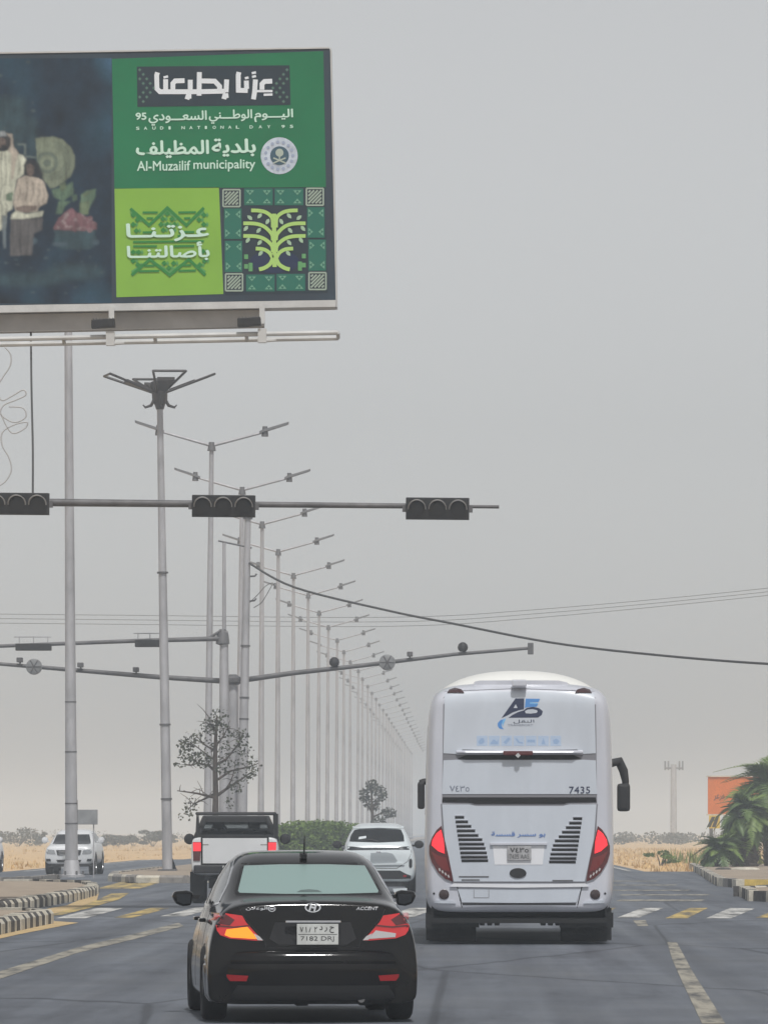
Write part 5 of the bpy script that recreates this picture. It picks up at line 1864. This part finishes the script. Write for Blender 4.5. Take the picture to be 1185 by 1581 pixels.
# ---- white estate car beside the coach (tall hatchback with a full width light bar)
M_suv = mat('suv_white', (0.62, 0.67, 0.69), 0.25, coat=.8, noise=(1, .05))
D = 142.9
k_ = 63.0
c = thing('hatchback_car', 'white sport utility car with a dark tail light bar, between hedge and coach', 'car', ((584 - VX) / k_, D, 0), R(1.0))
ux = lambda px: (px - 584) / k_
uz = lambda py: H - (py - VY) / k_
S = [sect(0.0, .36, .62, .85, .92, .94, .74, .72, .6), sect(.04, .30, .62, .95, 1.10, 1.13, .84, .80, .66), sect(.12, .28, .66, 1.08, 1.20, 1.24, .89, .84, .70),
     sect(.3, .26, .7, 1.12, 1.34, 1.37, .915, .86, .68), sect(.62, .26, .7, 1.13, 1.62, 1.66, .92, .865, .635), sect(.8, .26, .7, 1.13, 1.68, 1.72, .92, .865, .63),
     sect(1.6, .26, .7, 1.12, 1.71, 1.75, .92, .865, .63), sect(2.5, .26, .7, 1.1, 1.69, 1.73, .92, .865, .63), sect(3.0, .26, .7, 1.08, 1.45, 1.48, .92, .86, .66),
     sect(3.5, .26, .7, 1.05, 1.12, 1.16, .92, .85, .7), sect(4.2, .26, .68, .95, 1.02, 1.06, .9, .82, .66), sect(4.5, .3, .6, .8, .85, .88, .8, .7, .5), sect(4.6, .36, .6, .72, .75, .77, .6, .5, .4)]
body = finish(loft(S), 'body', M_suv, c, 2, wells((.95, 3.7), .93, .40), 50)
bv = bvh_of(body)
U = lambda *p: [(ux(a), uz(b)) for a, b in p]
patch('rear_window', bv, U((547, 1281), (584, 1279.5), (619, 1281), (623, 1290), (624, 1299), (584, 1300.5), (539, 1299), (541, 1290)), M_glass_d, c, off=.015, res=.05)
patch('window_sticker', bv, U((554, 1292), (565, 1290.5), (565, 1294), (553, 1296)), M_suv, c, off=.022, res=.08)
patch('light_bar', bv, U((528, 1306.5), (545, 1307), (560, 1309), (608, 1309), (622, 1307), (635, 1306.5), (635, 1312), (610, 1311.5), (571, 1312), (540, 1312.5), (527, 1311)), mat('light_bar_dark', (.02, .022, .026), .15, coat=.5), c, off=.010, res=.06)
patch('hatch_shadow_line', bv, U((572, 1317), (596, 1316), (606, 1318), (613, 1329), (610, 1333), (571, 1333)), mat('suv_recess_shade', (.30, .33, .35), .35, coat=.5), c, off=.003, res=.06)  # recess shade put into a darker copy of the car white
patch('hatch_ledge', bv, U((568, 1333.5), (622, 1332), (624, 1335), (568, 1336)), M_suv, c, off=.035, thick=.04, res=.06)
for s in (1, -1):
    f_ = (lambda p: U(*p)) if s == 1 else (lambda p: mirror_x(U(*p)))
    patch('corner_vent', bv, f_([(534.5, 1325), (532, 1328), (532, 1338), (534.5, 1341), (537, 1338), (537, 1328)]), M_plastic, c, off=.008, res=.05)
patch('lower_bumper', bv, U((541, 1346), (550, 1344), (617, 1344), (626, 1349), (634, 1352), (634, 1366), (630, 1369), (538, 1369), (533, 1366), (533, 1352)), M_plastic, c, off=.012, res=.08)
patch('diffuser', bv, U((606, 1372), (628, 1371), (628, 1377), (608, 1378)), M_suv, c, off=.03, thick=.04, res=.06)
mb = MB()
mb.box((0, .02, uz(1339)), (.5, .02, .12))
mb.build('number_plate', M_plate, c)
patch('hatch_seam', bv, line_poly(U((536, 1303), (533, 1316), (539, 1330), (556, 1341), (612, 1341), (629, 1330), (635, 1316), (632, 1303)), .012), M_gap, c, off=.002, res=.06)
patch('rear_wiper', bv, line_poly(U((584, 1299), (572, 1296), (556, 1297.5)), .03), M_plastic, c, off=.03, thick=.01, res=.06)
patch('badge', bv, U((581, 1314), (587, 1314), (588, 1316), (580, 1316)), M_chrome, c, off=.012, res=.05)
patch('roof_spoiler', bv, U((543, 1275.5), (584, 1273.5), (624, 1275.5), (622, 1279.5), (584, 1278), (546, 1279.5)), M_suv, c, off=.05, thick=.06, res=.08)
for q in (541, 622):
    patch('rear_reflector', bv, U((q, 1351), (q + 5, 1351), (q + 5, 1354), (q, 1354)), M_redlens, c, off=.02, res=.05)
for s, ax in ((-1, 'x'), (1, 'X')):
    patch('side_window', bv, [(.7, 1.25), (.95, 1.52), (1.5, 1.6), (2.4, 1.58), (2.85, 1.42), (3.3, 1.17), (2.2, 1.15)], M_glass_d, c, ax, .004, .01, .12)
    mb = MB()
    mb.lathe([(-.12, 0), (-.11, .07), (-.03, .1), (.06, .08), (.09, 0)], 'y', 14)
    mb.v = [(s * 1.02 + v[0] * 1.2, 3.0 + v[1], 1.20 + v[2]) for v in mb.v]
    mr = mb.build('door_mirror', M_plastic, c, smooth=40)
    mb = MB()
    mb.box((s * .91, 3.0, 1.17), (.16, .06, .05))
    mb.build('mirror_arm', M_plastic, mr)
    for y0 in (.95, 3.7):
        wheel(s * .80, y0, .36, .24, c, side=s)
mb = MB()
mb.box((0, 2.2, .27), (1.3, 3.9, .14))
mb.build('underbody', M_under, c)

# ---- white pickup
M_pick = mat('pickup_white', (0.68, 0.69, 0.70), 0.3, coat=.6, noise=(1, .06))
M_pane = mat('cab_glass', (0.30, 0.34, 0.35), 0.05, trans=1.0)
D = 123.3
k_ = 73.0
c = thing('pickup_truck', 'white pickup truck with a black bed rack, brake lights on, by the bare tree', 'pickup', ((362 - VX) / k_, D, 0), R(1.2))
ux = lambda px: (px - 362) / k_
uz = lambda py: H - (py - VY) / k_
def psec(y, w, zb, zt):
    return (y, [(0, zb), (w * .5, zb), (w * .92, zb), (w, zb + .1), (w, (zb + zt) / 2), (w * .985, zt - .1), (w * .95, zt - .015), (w * .6, zt), (0, zt)])
S = [psec(.05, .86, .66, 1.38), psec(.07, .91, .62, 1.41), psec(.15, .925, .60, 1.415), psec(1.5, .925, .56, 1.415), psec(1.58, .925, .5, 1.36), psec(2.4, .925, .45, 1.33),
     psec(3.5, .925, .45, 1.28), psec(3.8, .925, .45, 1.18), psec(4.6, .9, .45, 1.08), psec(4.95, .82, .5, .95), psec(5.05, .7, .55, .85)]
body = finish(loft(S), 'body', M_pick, c, 2, wells((1.05, 4.1), .93, .44, .34, .40), 50)
bv = bvh_of(body)
U = lambda *p: [(ux(a), uz(b)) for a, b in p]
patch('tailgate', bv, U((313, 1294), (412, 1294), (412, 1333), (313, 1333)), M_pick, c, off=.02, res=.1)
patch('tailgate_seam', bv, U((310, 1291.5), (415, 1291.5), (415, 1335.5), (310, 1335.5)), M_gap, c, off=.004, res=.1)
for a, b in ((313, 322), (402, 412)):
    patch('tailgate_crease', bv, U((a, 1303.5), (b, 1303.5), (b, 1305), (a, 1305)), M_kgrey, c, off=.023, thick=.0, res=.05)
for s in (1, -1):
    f_ = (lambda p: U(*p)) if s == 1 else (lambda p: mirror_x(U(*p)))
    tl = patch('tail_light', bv, f_([(297.5, 1300), (310.5, 1300), (309, 1329), (298.5, 1329)]), M_darkred, c, off=.02, thick=.04, res=.05)
    patch('lit_lens', bv, f_([(298, 1301), (310, 1301), (310, 1314), (298.5, 1314)]), M_redlit, tl, off=.027, thick=.004, res=.05)
mb = MB()
mb.box((0, -.02, uz(1342)), (1.72, .2, .17))
bp = mb.build('rear_bumper', M_plastic, c, bevel=.03)
mb = MB()
mb.box((.0, -.125, uz(1341)), (.5, .012, .12))
mb.build('number_plate', M_plate, bp)
# cab: roof, pillars, glass all round, so that one sees through it
zr, zs = 1.80, 1.37
ys0, ys1, yf0, yf1 = 1.62, 1.78, 3.25, 3.85
mb = MB()
for a, b in ((ys0, -1), (yf1, -1)):
    pass
def quadbar(p, q, w):
    mb.tube([p, q], w, 8)
rw, bw = .66, .86
mb.prism([(-rw - .06, ys1 - .05, zr), (rw + .06, ys1 - .05, zr), (rw + .02, yf0 + .05, zr + .01), (-rw - .02, yf0 + .05, zr + .01)], (0, 0, .06))
mb.build('cab_roof', mat('cab_black', (0.02, 0.021, 0.023), .35, coat=.5), c, bevel=.025)
for s in (-1, 1):
    for p, q, w in (((s * bw, ys0, zs), (s * rw, ys1, zr + .02), .065), ((s * bw, yf1, zs - .04), (s * rw, yf0, zr + .02), .045), ((s * bw, 2.7, zs), (s * rw, 2.65, zr), .04)):
        mb = MB()
        quadbar(p, q, w)
        mb.build('cab_pillar', M_plastic, c)
mb = MB()
mb.box((0, ys0 + .01, zs + .03), (1.7, .08, .12))
mb.build('window_sill', M_plastic, c)
mb = MB()
mb.box((0, ys1 - .02, zr - .03), (1.34, .06, .09))
mb.build('window_header', M_plastic, c)
mb = MB()
mb.add([(-bw, ys0 + .02, zs), (bw, ys0 + .02, zs), (rw, ys1 - .0, zr), (-rw, ys1 - .0, zr)], [(0, 1, 2, 3)])
mb.build('rear_window', mat('cab_film', (.33, .37, .37), .05, trans=1.0, spec=.3), c)
mb = MB()
mb.add([(-bw, yf1, zs - .05), (bw, yf1, zs - .05), (rw, yf0, zr), (-rw, yf0, zr)], [(0, 1, 2, 3)])
mb.build('windscreen', mat('cab_film', (.33, .37, .37), .05, trans=1.0), c)
for s in (-1, 1):
    mb = MB()
    mb.add([(s * bw, ys0, zs), (s * bw, yf1, zs - .04), (s * rw, yf0, zr), (s * rw, ys1, zr)], [(0, 1, 2, 3)])
    mb.build('side_window', M_glass_d, c)
    mb = MB()
    mb.box((s * .38, 2.5, 1.33), (.5, .14, .22))
    mb.tube([(s * .38, 2.5, 1.44), (s * .38, 2.5, 1.52)], .04, 8)
    mb.box((s * .38, 2.5, 1.58), (.26, .11, .17))
    mb.build('seat', M_plastic, c, bevel=.03)
mb = MB()
mb.box((0, 3.45, 1.30), (1.6, .5, .16))
mb.tube([(-.38 + .16 * math.cos(q * .52), 3.1, 1.40 + .16 * math.sin(q * .52)) for q in range(13)], .018, 6)
mb.box((0, 3.3, 1.70), (.22, .04, .07))
mb.build('dashboard', M_plastic, c)
# rack over the bed
mb = MB()
zt_ = uz(1256)
for y in (.35, 1.5):
    mb.tube([(-.80, y, 1.40), (-.80, y, zt_), (.84, y, zt_), (.86, y, 1.40)], .035, 8)
for x in (-.80, .84):
    mb.tube([(x, .35, zt_), (x, 1.5, zt_)], .035, 8)
    mb.tube([(x, .35, 1.62), (x, 1.5, 1.62)], .025, 8)
mb.box((.86, .9, 1.66), (.10, 1.1, .48))
mb.build('bed_rack', M_plastic, c)
mb = MB()
mb.box((0, .12, 1.425), (1.6, .05, .03))
mb.build('bed_rail', M_plastic, c)
for s in (-1, 1):
    mb = MB()
    mb.lathe([(-.1, 0), (-.09, .08), (0, .12), (.07, 0)], 'y', 12)
    mb.v = [(s * 1.04 + v[0], 3.4 + v[1], 1.36 + v[2]) for v in mb.v]
    mb.build('door_mirror', M_plastic, c, smooth=40)
    for y0 in (1.05, 4.1):
        wheel(s * .80, y0, .385, .25, c, side=s)
    mb = MB()
    mb.box((s * .80, .55, .42), (.3, .02, .5))
    mb.build('mud_flap', M_tyre, c)
mb = MB()
mb.box((0, 2.5, .42), (1.1, 4.6, .2))
mb.build('underbody', M_under, c)

# ---- white off roader facing the camera on the other carriageway (front at y = 0)
M_lc = mat('offroad_white', (0.70, 0.71, 0.72), 0.3, coat=.6, noise=(1, .05))
D = 205.0
k_ = F / D
c = thing('offroad_car', 'white off-road car facing the camera behind the thick grey post', 'car', ((106.5 - VX) / k_, D, 0), R(-1.5))
ux = lambda px: (px - 106.5) / k_
uz = lambda py: H - (py - VY) / k_
S = [sect(0.0, .42, .62, .78, .84, .86, .74, .7, .56), sect(.05, .36, .62, .90, .98, 1.0, .84, .78, .64), sect(.15, .34, .64, .98, 1.04, 1.07, .87, .82, .68), sect(.8, .34, .66, 1.02, 1.07, 1.12, .885, .84, .7),
     sect(1.25, .34, .66, 1.04, 1.10, 1.15, .89, .85, .72), sect(1.55, .34, .66, 1.06, 1.30, 1.34, .89, .85, .68), sect(2.0, .34, .66, 1.06, 1.52, 1.56, .89, .85, .62), sect(2.5, .34, .66, 1.06, 1.58, 1.62, .89, .85, .62),
     sect(4.2, .34, .66, 1.06, 1.56, 1.60, .89, .85, .62), sect(4.55, .36, .66, 1.0, 1.2, 1.24, .86, .8, .62), sect(4.65, .45, .66, .9, 1.0, 1.02, .7, .66, .5)]
body = finish(loft(S), 'body', M_lc, c, 2, wells((.95, 3.6), .9, .42, .3, .40), 50)
bv = bvh_of(body)
U = lambda *p: [(ux(a), uz(b)) for a, b in p]
patch('windscreen', bv, U((80, 1288), (131, 1288), (135.5, 1300), (136, 1303), (77, 1303), (77.5, 1300)), M_glass_d, c, off=.02, res=.06)
patch('grille', bv, U((87, 1312.5), (126, 1312.5), (124, 1320.5), (89, 1320.5)), M_plastic, c, off=.012, res=.08)
for i in range(3):
    mb = MB()
    mb.box((0, bv.ray_cast(Vector((0, -5, uz(1314 + i * 2.5))), Vector((0, 1, 0)))[0].y - .02, uz(1314.5 + i * 2.4)), (.72, .02, .018))
    mb.build('grille_bar', M_chrome, c)
for s in (1, -1):
    f_ = (lambda p: U(*p)) if s == 1 else (lambda p: mirror_x(U(*p)))
    patch('headlight', bv, f_([(70, 1311), (84, 1312.5), (86, 1319), (73, 1318.5), (70, 1315)]), M_head, c, off=.01, res=.06)
    patch('fog_lamp', bv, f_([(71, 1326), (78, 1326), (79, 1330), (72, 1330)]), M_plastic, c, off=.01, res=.06)
patch('air_intake', bv, U((87, 1327.5), (126, 1327.5), (124, 1331.5), (89, 1331.5)), M_plastic, c, off=.008, res=.08)
patch('bumper_skirt', bv, U((73, 1334), (140, 1334), (138, 1338), (75, 1338)), M_plastic, c, off=.01, res=.08)
mb = MB()
mb.box((0, -.02, uz(1324)), (.42, .02, .1))
mb.build('number_plate', M_plate, c)
for s, ax in ((-1, 'x'), (1, 'X')):
    patch('side_window', bv, [(1.6, 1.13), (2.1, 1.46), (4.1, 1.48), (4.35, 1.14)], M_glass_d, c, ax, .004, .01, .12)
    mb = MB()
    mb.lathe([(-.1, 0), (-.08, .1), (.04, .12), (.1, 0)], 'y', 12)
    mb.v = [(s * 1.0 + v[0], 1.6 + v[1], 1.22 + v[2]) for v in mb.v]
    mr = mb.build('door_mirror', M_lc, c, smooth=40)
    mb = MB()
    mb.box((s * .9, 1.6, 1.17), (.12, .05, .05))
    mb.build('mirror_arm', M_lc, mr)
    for y0 in (.95, 3.6):
        wheel(s * .765, y0, .39, .25, c, side=s)
mb = MB()
mb.box((0, 2.3, .40), (1.2, 3.8, .14))
mb.build('underbody', M_under, c)
dup(c, (at(-50, 1340, 215).x, 215, 0), R(-2), 'white car at the far left edge, only a corner of it showing')

# ------------------------------------------------------------------ plants
def leaf_mat(name, a, b, rough=.6):
    m = mat(name, a, rough, noise=(2.2, 0.0), col2=b, spec=.25)
    bs_ = m.node_tree.nodes['Principled BSDF']
    bs_.inputs['Subsurface Weight'].default_value = 0.0
    return m
M_bark = mat('bark', (0.07, 0.055, 0.045), 0.95, noise=(6, .4), bump=(14, .6))
M_leafd = leaf_mat('leaf_dull', (0.030, 0.036, 0.024), (0.085, 0.095, 0.060))
M_leafg = leaf_mat('leaf_green', (0.050, 0.095, 0.014), (0.17, 0.25, 0.045))
M_leafgray = leaf_mat('leaf_grey', (0.05, 0.055, 0.045), (0.09, 0.095, 0.075))

def leaves(mb, c, rad, n, size, rng):
    """leaf-sized faces through a clump, thinner towards its rim"""
    for k in range(n):
        while True:
            p = Vector((rng.uniform(-1, 1), rng.uniform(-1, 1), rng.uniform(-1, 1)))
            if p.length < 1:
                break
        p = Vector((p.x * rad[0], p.y * rad[1], p.z * rad[2])) + Vector(c)
        a = Vector((rng.uniform(-1, 1), rng.uniform(-1, 1), rng.uniform(-.6, .9))).normalized()
        b = a.cross(Vector((rng.uniform(-1, 1), rng.uniform(-1, 1), rng.uniform(-1, 1)))).normalized()
        l, w = size * rng.uniform(.6, 1.4), size * rng.uniform(.25, .5)
        mb.add([p - a * l / 2, p + b * w, p + a * l / 2, p - b * w], [(0, 1, 2, 3)])

# bare tree on the median, limbs traced one by one
rng = random.Random(11)
D = 196.0
k = D / F
tx = (336 - VX) * k
T3 = lambda px, py, dy=0.0: Vector(((px - 336) * k, dy, H - (py - VY) * k))
t = thing('sparse_tree', 'thin crowned dark tree with bare lower limbs above the pickup', 'tree', (tx, D, 0))
mb = MB()
mb.tube([T3(332, 1350), T3(332, 1290), T3(333, 1230), T3(332, 1180), T3(333, 1140), T3(335, 1105)], [.16, .13, .10, .085, .06, .03], 10)
mb.build('trunk', M_bark, t, smooth=50)
limbs = [([(333, 1232), (305, 1225), (275, 1221)], .05, -.6), ([(333, 1230), (352, 1216), (372, 1203), (390, 1190)], .06, .5), ([(332, 1190), (322, 1182), (305, 1178), (288, 1164)], .055, .5),
         ([(333, 1182), (350, 1172), (368, 1150), (376, 1132)], .05, -.5), ([(333, 1160), (316, 1150), (302, 1135)], .04, .3), ([(334, 1150), (346, 1135), (352, 1120)], .035, .3),
         ([(334, 1205), (356, 1190), (385, 1183), (397, 1178)], .045, 1.0), ([(332, 1225), (318, 1232), (300, 1240), (290, 1248)], .045, .8), ([(352, 1216), (358, 1200), (362, 1182)], .03, .6),
         ([(305, 1178), (294, 1182), (283, 1180)], .025, .6), ([(333, 1130), (325, 1118), (322, 1105)], .03, -.3), ([(333, 1175), (320, 1165), (300, 1150), (286, 1148)], .03, -.7)]
for pts, r0, dy in limbs:
    mb = MB()
    n = len(pts)
    P = [T3(a, b, dy * i / (n - 1)) for i, (a, b) in enumerate(pts)]
    mb.tube(P, [r0 * (1 - .7 * i / (n - 1)) for i in range(n)], 7)
    # twigs
    for q in range(7):
        i = rng.randrange(1, n)
        b0 = P[i].lerp(P[i - 1], rng.random() * .8)
        d = Vector((rng.uniform(-1, 1), rng.uniform(-.6, .6), rng.uniform(-.3, .9))) * rng.uniform(.25, .6)
        mb.tube([b0, b0 + d * .5 + Vector((0, 0, .04)), b0 + d], [.016, .011, .005], 5)
    mb.build('limb', M_bark, t)
mb = MB()
for a, b, rx, rz, n in ((338, 1108, 12, 12, 210), (328, 1122, 13, 10, 150), (346, 1130, 12, 12, 130), (300, 1140, 12, 9, 130), (285, 1150, 9, 7, 90), (292, 1166, 12, 8, 120), (312, 1174, 14, 9, 160), (320, 1152, 11, 9, 90),
                        (280, 1180, 7, 5, 60), (352, 1160, 14, 11, 130), (372, 1140, 9, 12, 90), (380, 1165, 13, 11, 130), (362, 1185, 12, 9, 110), (392, 1182, 9, 6, 80), (375, 1203, 10, 6, 70), (344, 1186, 9, 7, 60),
                        (293, 1246, 10, 10, 110), (288, 1258, 8, 9, 80), (366, 1215, 9, 8, 50), (356, 1240, 9, 8, 40), (388, 1195, 7, 7, 50)):
    leaves(mb, T3(a, b, rng.uniform(-.7, .7)), (rx * k * 1.45, .7, rz * k * 1.5), int(n * rng.uniform(.3, .95)), .105, rng)
kind(mb.build('crown', M_leafd, t), 'stuff')

# green hedge of shrubs on the median
def shrub(name, label, px, py, D, w, h, n, m, cat='shrub', group=None, seed=1, stem=True, size=.11, z0=0.18):
    r_ = random.Random(seed)
    x = (px - VX) * D / F
    t = thing(name, label, cat, (x, D, 0), group=group)
    mb = MB()
    for q in range(5):
        a = r_.uniform(0, 6.28)
        mb.tube([(0, 0, z0 - .1), (math.cos(a) * w * .15, math.sin(a) * w * .15, z0 + h * .35), (math.cos(a) * w * .33, math.sin(a) * w * .33, z0 + h * .72)], [.035, .025, .01], 6)
    mb.build('stem', M_bark, t)
    mb = MB()
    cl = max(6, int(n / 90))
    for q in range(cl):
        a, rr_ = r_.uniform(0, 6.28), w * .42 * math.sqrt(r_.random())
        zz = z0 + h * r_.uniform(.15, .88)
        f_ = 1 - .55 * max(0, (zz - z0) / h - .5)
        leaves(mb, (math.cos(a) * rr_ * f_, math.sin(a) * rr_ * f_, zz), (w * .2, w * .2, h * .13), n // cl, size, r_)
    kind(mb.build('crown', m, t), 'stuff')
    return t
GS = 'green shrubs along the median'
for i, (px, D, w, h, lb) in enumerate(((446, 262, 1.8, 1.75, 'green shrub right behind the pickup, leftmost of the hedge'), (474, 268, 2.0, 1.85, 'tallest green shrub of the median hedge, above the saloon roof'), (508, 274, 2.0, 1.85, 'green shrub of the hedge left of the white sport utility car'),
                                       (533, 285, 1.7, 1.7, 'green shrub half behind the white sport utility car'), (424, 255, 1.0, 1.35, 'small green shrub hidden behind the pickup rack'))):
    shrub('shrub', lb, px, 0, D, w * 1.2, h * 1.04, 4200, M_leafg, group=GS, seed=20 + i, size=.13)
# hazy thin tree further along
D = 330
k = D / F
t = thing('hazy_tree', 'grey hazy tree on the median behind the white sport utility car', 'tree', ((574 - VX) * k, D, 0))
mb = MB()
q3 = lambda px, py, dy=0: Vector(((px - 574) * k, dy, H - (py - VY) * k))
mb.tube([q3(574, 1325), q3(575, 1270), q3(573, 1215)], [.13, .10, .04], 9)
mb.build('trunk', M_bark, t, smooth=50)
for a, b, dy in (((574, 1255), (560, 1228), .4), ((574, 1250), (590, 1225), -.4), ((574, 1262), (600, 1250), .5)):
    mb = MB()
    mb.tube([q3(*a), q3(*b, dy)], [.06, .02], 7)
    mb.build('limb', M_bark, t)
mb = MB()
for a, b, rx, rz, n in ((574, 1215, 11, 12, 190), (562, 1228, 9, 12, 140), (588, 1225, 10, 13, 150), (575, 1243, 14, 10, 140), (600, 1255, 13, 9, 150), (585, 1270, 13, 10, 120)):
    leaves(mb, q3(a, b, rng.uniform(-.6, .6)), (rx * k, .6, rz * k), n, .16, rng)
kind(mb.build('crown', M_leafgray, t), 'stuff')

# date palm on the right hand corner island
M_frond = leaf_mat('palm_leaf', (0.040, 0.080, 0.022), (0.15, 0.21, 0.070), .45)
M_frond2 = leaf_mat('palm_leaf_light', (0.09, 0.15, 0.03), (0.21, 0.28, 0.08), .45)
M_stub = mat('palm_bark', (0.075, 0.058, 0.045), .95, noise=(5, .5), bump=(10, .8))
fr_meshes = []
def frond_mesh(L, arch, m, seed):
    r_ = random.Random(seed)
    mb = MB()
    def ax(u):
        return Vector((0, L * (u - .12 * u * u * arch), L * (arch * (.55 * u - .95 * u * u))))
    P = [ax(i / 8) for i in range(9)]
    mb.tube(P, [.028 - .0026 * i for i in range(9)], 5)
    nl = 34
    for i in range(4, nl):
        u = i / nl
        p = ax(u)
        tdir = (ax(min(1, u + .04)) - ax(u - .02)).normalized()
        l = L * .30 * math.sin(math.pi * min(1, .18 + .86 * u)) + .06
        for s in (-1, 1):
            d = (tdir * .75 + Vector((s * .8, 0, r_.uniform(.05, .4)))).normalized()
            tip = p + d * l + Vector((0, 0, -.10 * l * r_.uniform(.4, 1.6)))
            w = tdir * .035
            mid = p + d * l * .45 + Vector((0, 0, .02))
            mb.add([p - w * .6, mid - w, tip, mid + w, p + w * .6], [(0, 1, 2, 3, 4)])
    me = mb.mesh('frond')
    me.materials.append(m)
    return me
def palm(label, px, D, trunk_h, trunk_r, L, n, seed, light=.3, group='date palms on the corner island', lo=-.5):
    r_ = random.Random(seed)
    t = thing('date_palm', label, 'palm', ((px - VX) * D / F, D, .15), group=group)
    mb = MB()
    prof = []
    rows = max(3, int(trunk_h / .16))
    for i in range(rows):
        z = trunk_h * i / rows
        prof += [(z, trunk_r * 1.0), (z + trunk_h / rows * .75, trunk_r * 1.16)]
    mb.lathe([(-.1, 0)] + prof + [(trunk_h + .1, trunk_r * .5), (trunk_h + .12, 0)], 'z', 14)
    tr = mb.build('trunk', M_stub, t)
    for q in range(max(6, rows * 5)):
        a, z = q * 2.4, trunk_h * (q / max(6, rows * 5)) * .98
        o = Vector((math.cos(a), math.sin(a), 0))
        e = Vector((-math.sin(a), math.cos(a), 0))
        m2 = MB()
        b0 = o * trunk_r * .95 + Vector((0, 0, z))
        m2.prism([b0 - e * .07, b0 + e * .07, b0 + e * .03 + o * .16 + Vector((0, 0, .17)), b0 - e * .03 + o * .16 + Vector((0, 0, .17))], Vector((0, 0, .04)))
        m2.build('leaf_stub', M_stub, tr)
    meshes = [frond_mesh(L * r_.uniform(.85, 1.1), .75 + .35 * v, M_frond if v % 3 else M_frond2, seed + v) for v in range(5)]
    for q in range(n):
        o = bpy.data.objects.new('frond', meshes[q % 5])
        COL.objects.link(o)
        o.parent = t
        el = r_.uniform(lo, 1.25)
        o.location = (0, 0, trunk_h + .05 + .1 * el)
        o.rotation_euler = (el, r_.uniform(-.3, .3), q * 2.399 + r_.uniform(-.2, .2))
    return t
palm('date palm with the thick dark trunk, in front of the orange hoarding', 1151, 221, 1.75, .42, 1.45, 58, 31, lo=-.75)
palm('low date palm at the tip of the corner island, left of the thick trunk', 1112, 219, .3, .18, 1.25, 34, 47, lo=-.1)
palm('tallest date palm, at the right edge behind the thick trunk', 1192, 224, 2.75, .3, 2.1, 60, 58, lo=-.75)
# pale rocks on the island
for i, (px, py, w, lb) in enumerate(((1112, 1349, .28, 'dark stone on the corner island beside the low palm'), (1146, 1348, .5, 'pale flat stone on the corner island below the palms'))):
    D = 205
    mb = MB()
    mb.lathe([(0, w), (.05, w * .95), (.09, w * .6), (.1, 0)], 'z', 9)
    mb.v = [(a * (1 + .2 * math.sin(7 * b)), b, c_) for a, b, c_ in mb.v]
    tag(mb.build('stone', M_kdark if i == 0 else M_klight, loc=((px - VX) * D / F, D - 2, .18)), lb, 'stone')

# bushes and trees of the desert beyond, grey with dust
far_trees = [(28, 600, 5.5, 2.1, 'wide grey thorn tree on the horizon left of the off-road car'), (-12, 640, 4, 1.7, 'grey thorn tree on the horizon at the far left edge'), (62, 620, 1.6, 1.5, 'small grey thorn tree just left of the off-road car'),
             (158, 560, 2.2, .95, 'low grey bush on the horizon right of the thick post'), (182, 600, 3.6, 1.45, 'broad grey thorn tree between thick post and ornamental lamp'), (206, 610, 2.8, 1.2, 'grey bush left of the ornamental lamp on the horizon'),
             (236, 590, 3.4, 1.75, 'taller grey thorn tree right beside the ornamental lamp'), (262, 700, 3.0, 1.3, 'hazy grey bush behind the ornamental lamp')]
for i, (px, D, w, h, lb) in enumerate(far_trees):
    shrub('thorn_tree', lb, px, 0, D, w, h, 900, M_leafgray, 'tree', 'grey thorn trees on the left horizon', 70 + i, size=.22, z0=0.0)
mb = MB()
rng = random.Random(5)
for q in range(130):
    x = 12 + q * 1.05 + rng.uniform(-1, 1)
    D = 720 + rng.uniform(-60, 120)
    h = rng.uniform(.9, 1.7) + (.7 if 38 < x < 55 else 0)
    leaves(mb, (x, D, h * .5), (1.6, 1.5, h * .55), 110, .38, rng)
kind(mb.build('treeline', M_leafgray), 'stuff')
mb = MB()
for q in range(120):
    x = -200 + q * 1.6 + rng.uniform(-1, 1)
    if x > -20:
        continue
    D = 1000 + rng.uniform(-60, 160)
    h = rng.uniform(.6, 2.0)
    leaves(mb, (x, D, h * .5), (1.8, 1.5, h * .55), 40, .35, rng)
kind(mb.build('treeline', M_leafgray), 'stuff')
# green weed by the sand on the right
shrub('weed_clump', 'green weed clump on the tan sand right of the coach', 1019, 0, 262, 1.5, .75, 500, M_leafg, 'weed', None, 91, size=.12, z0=0.0)
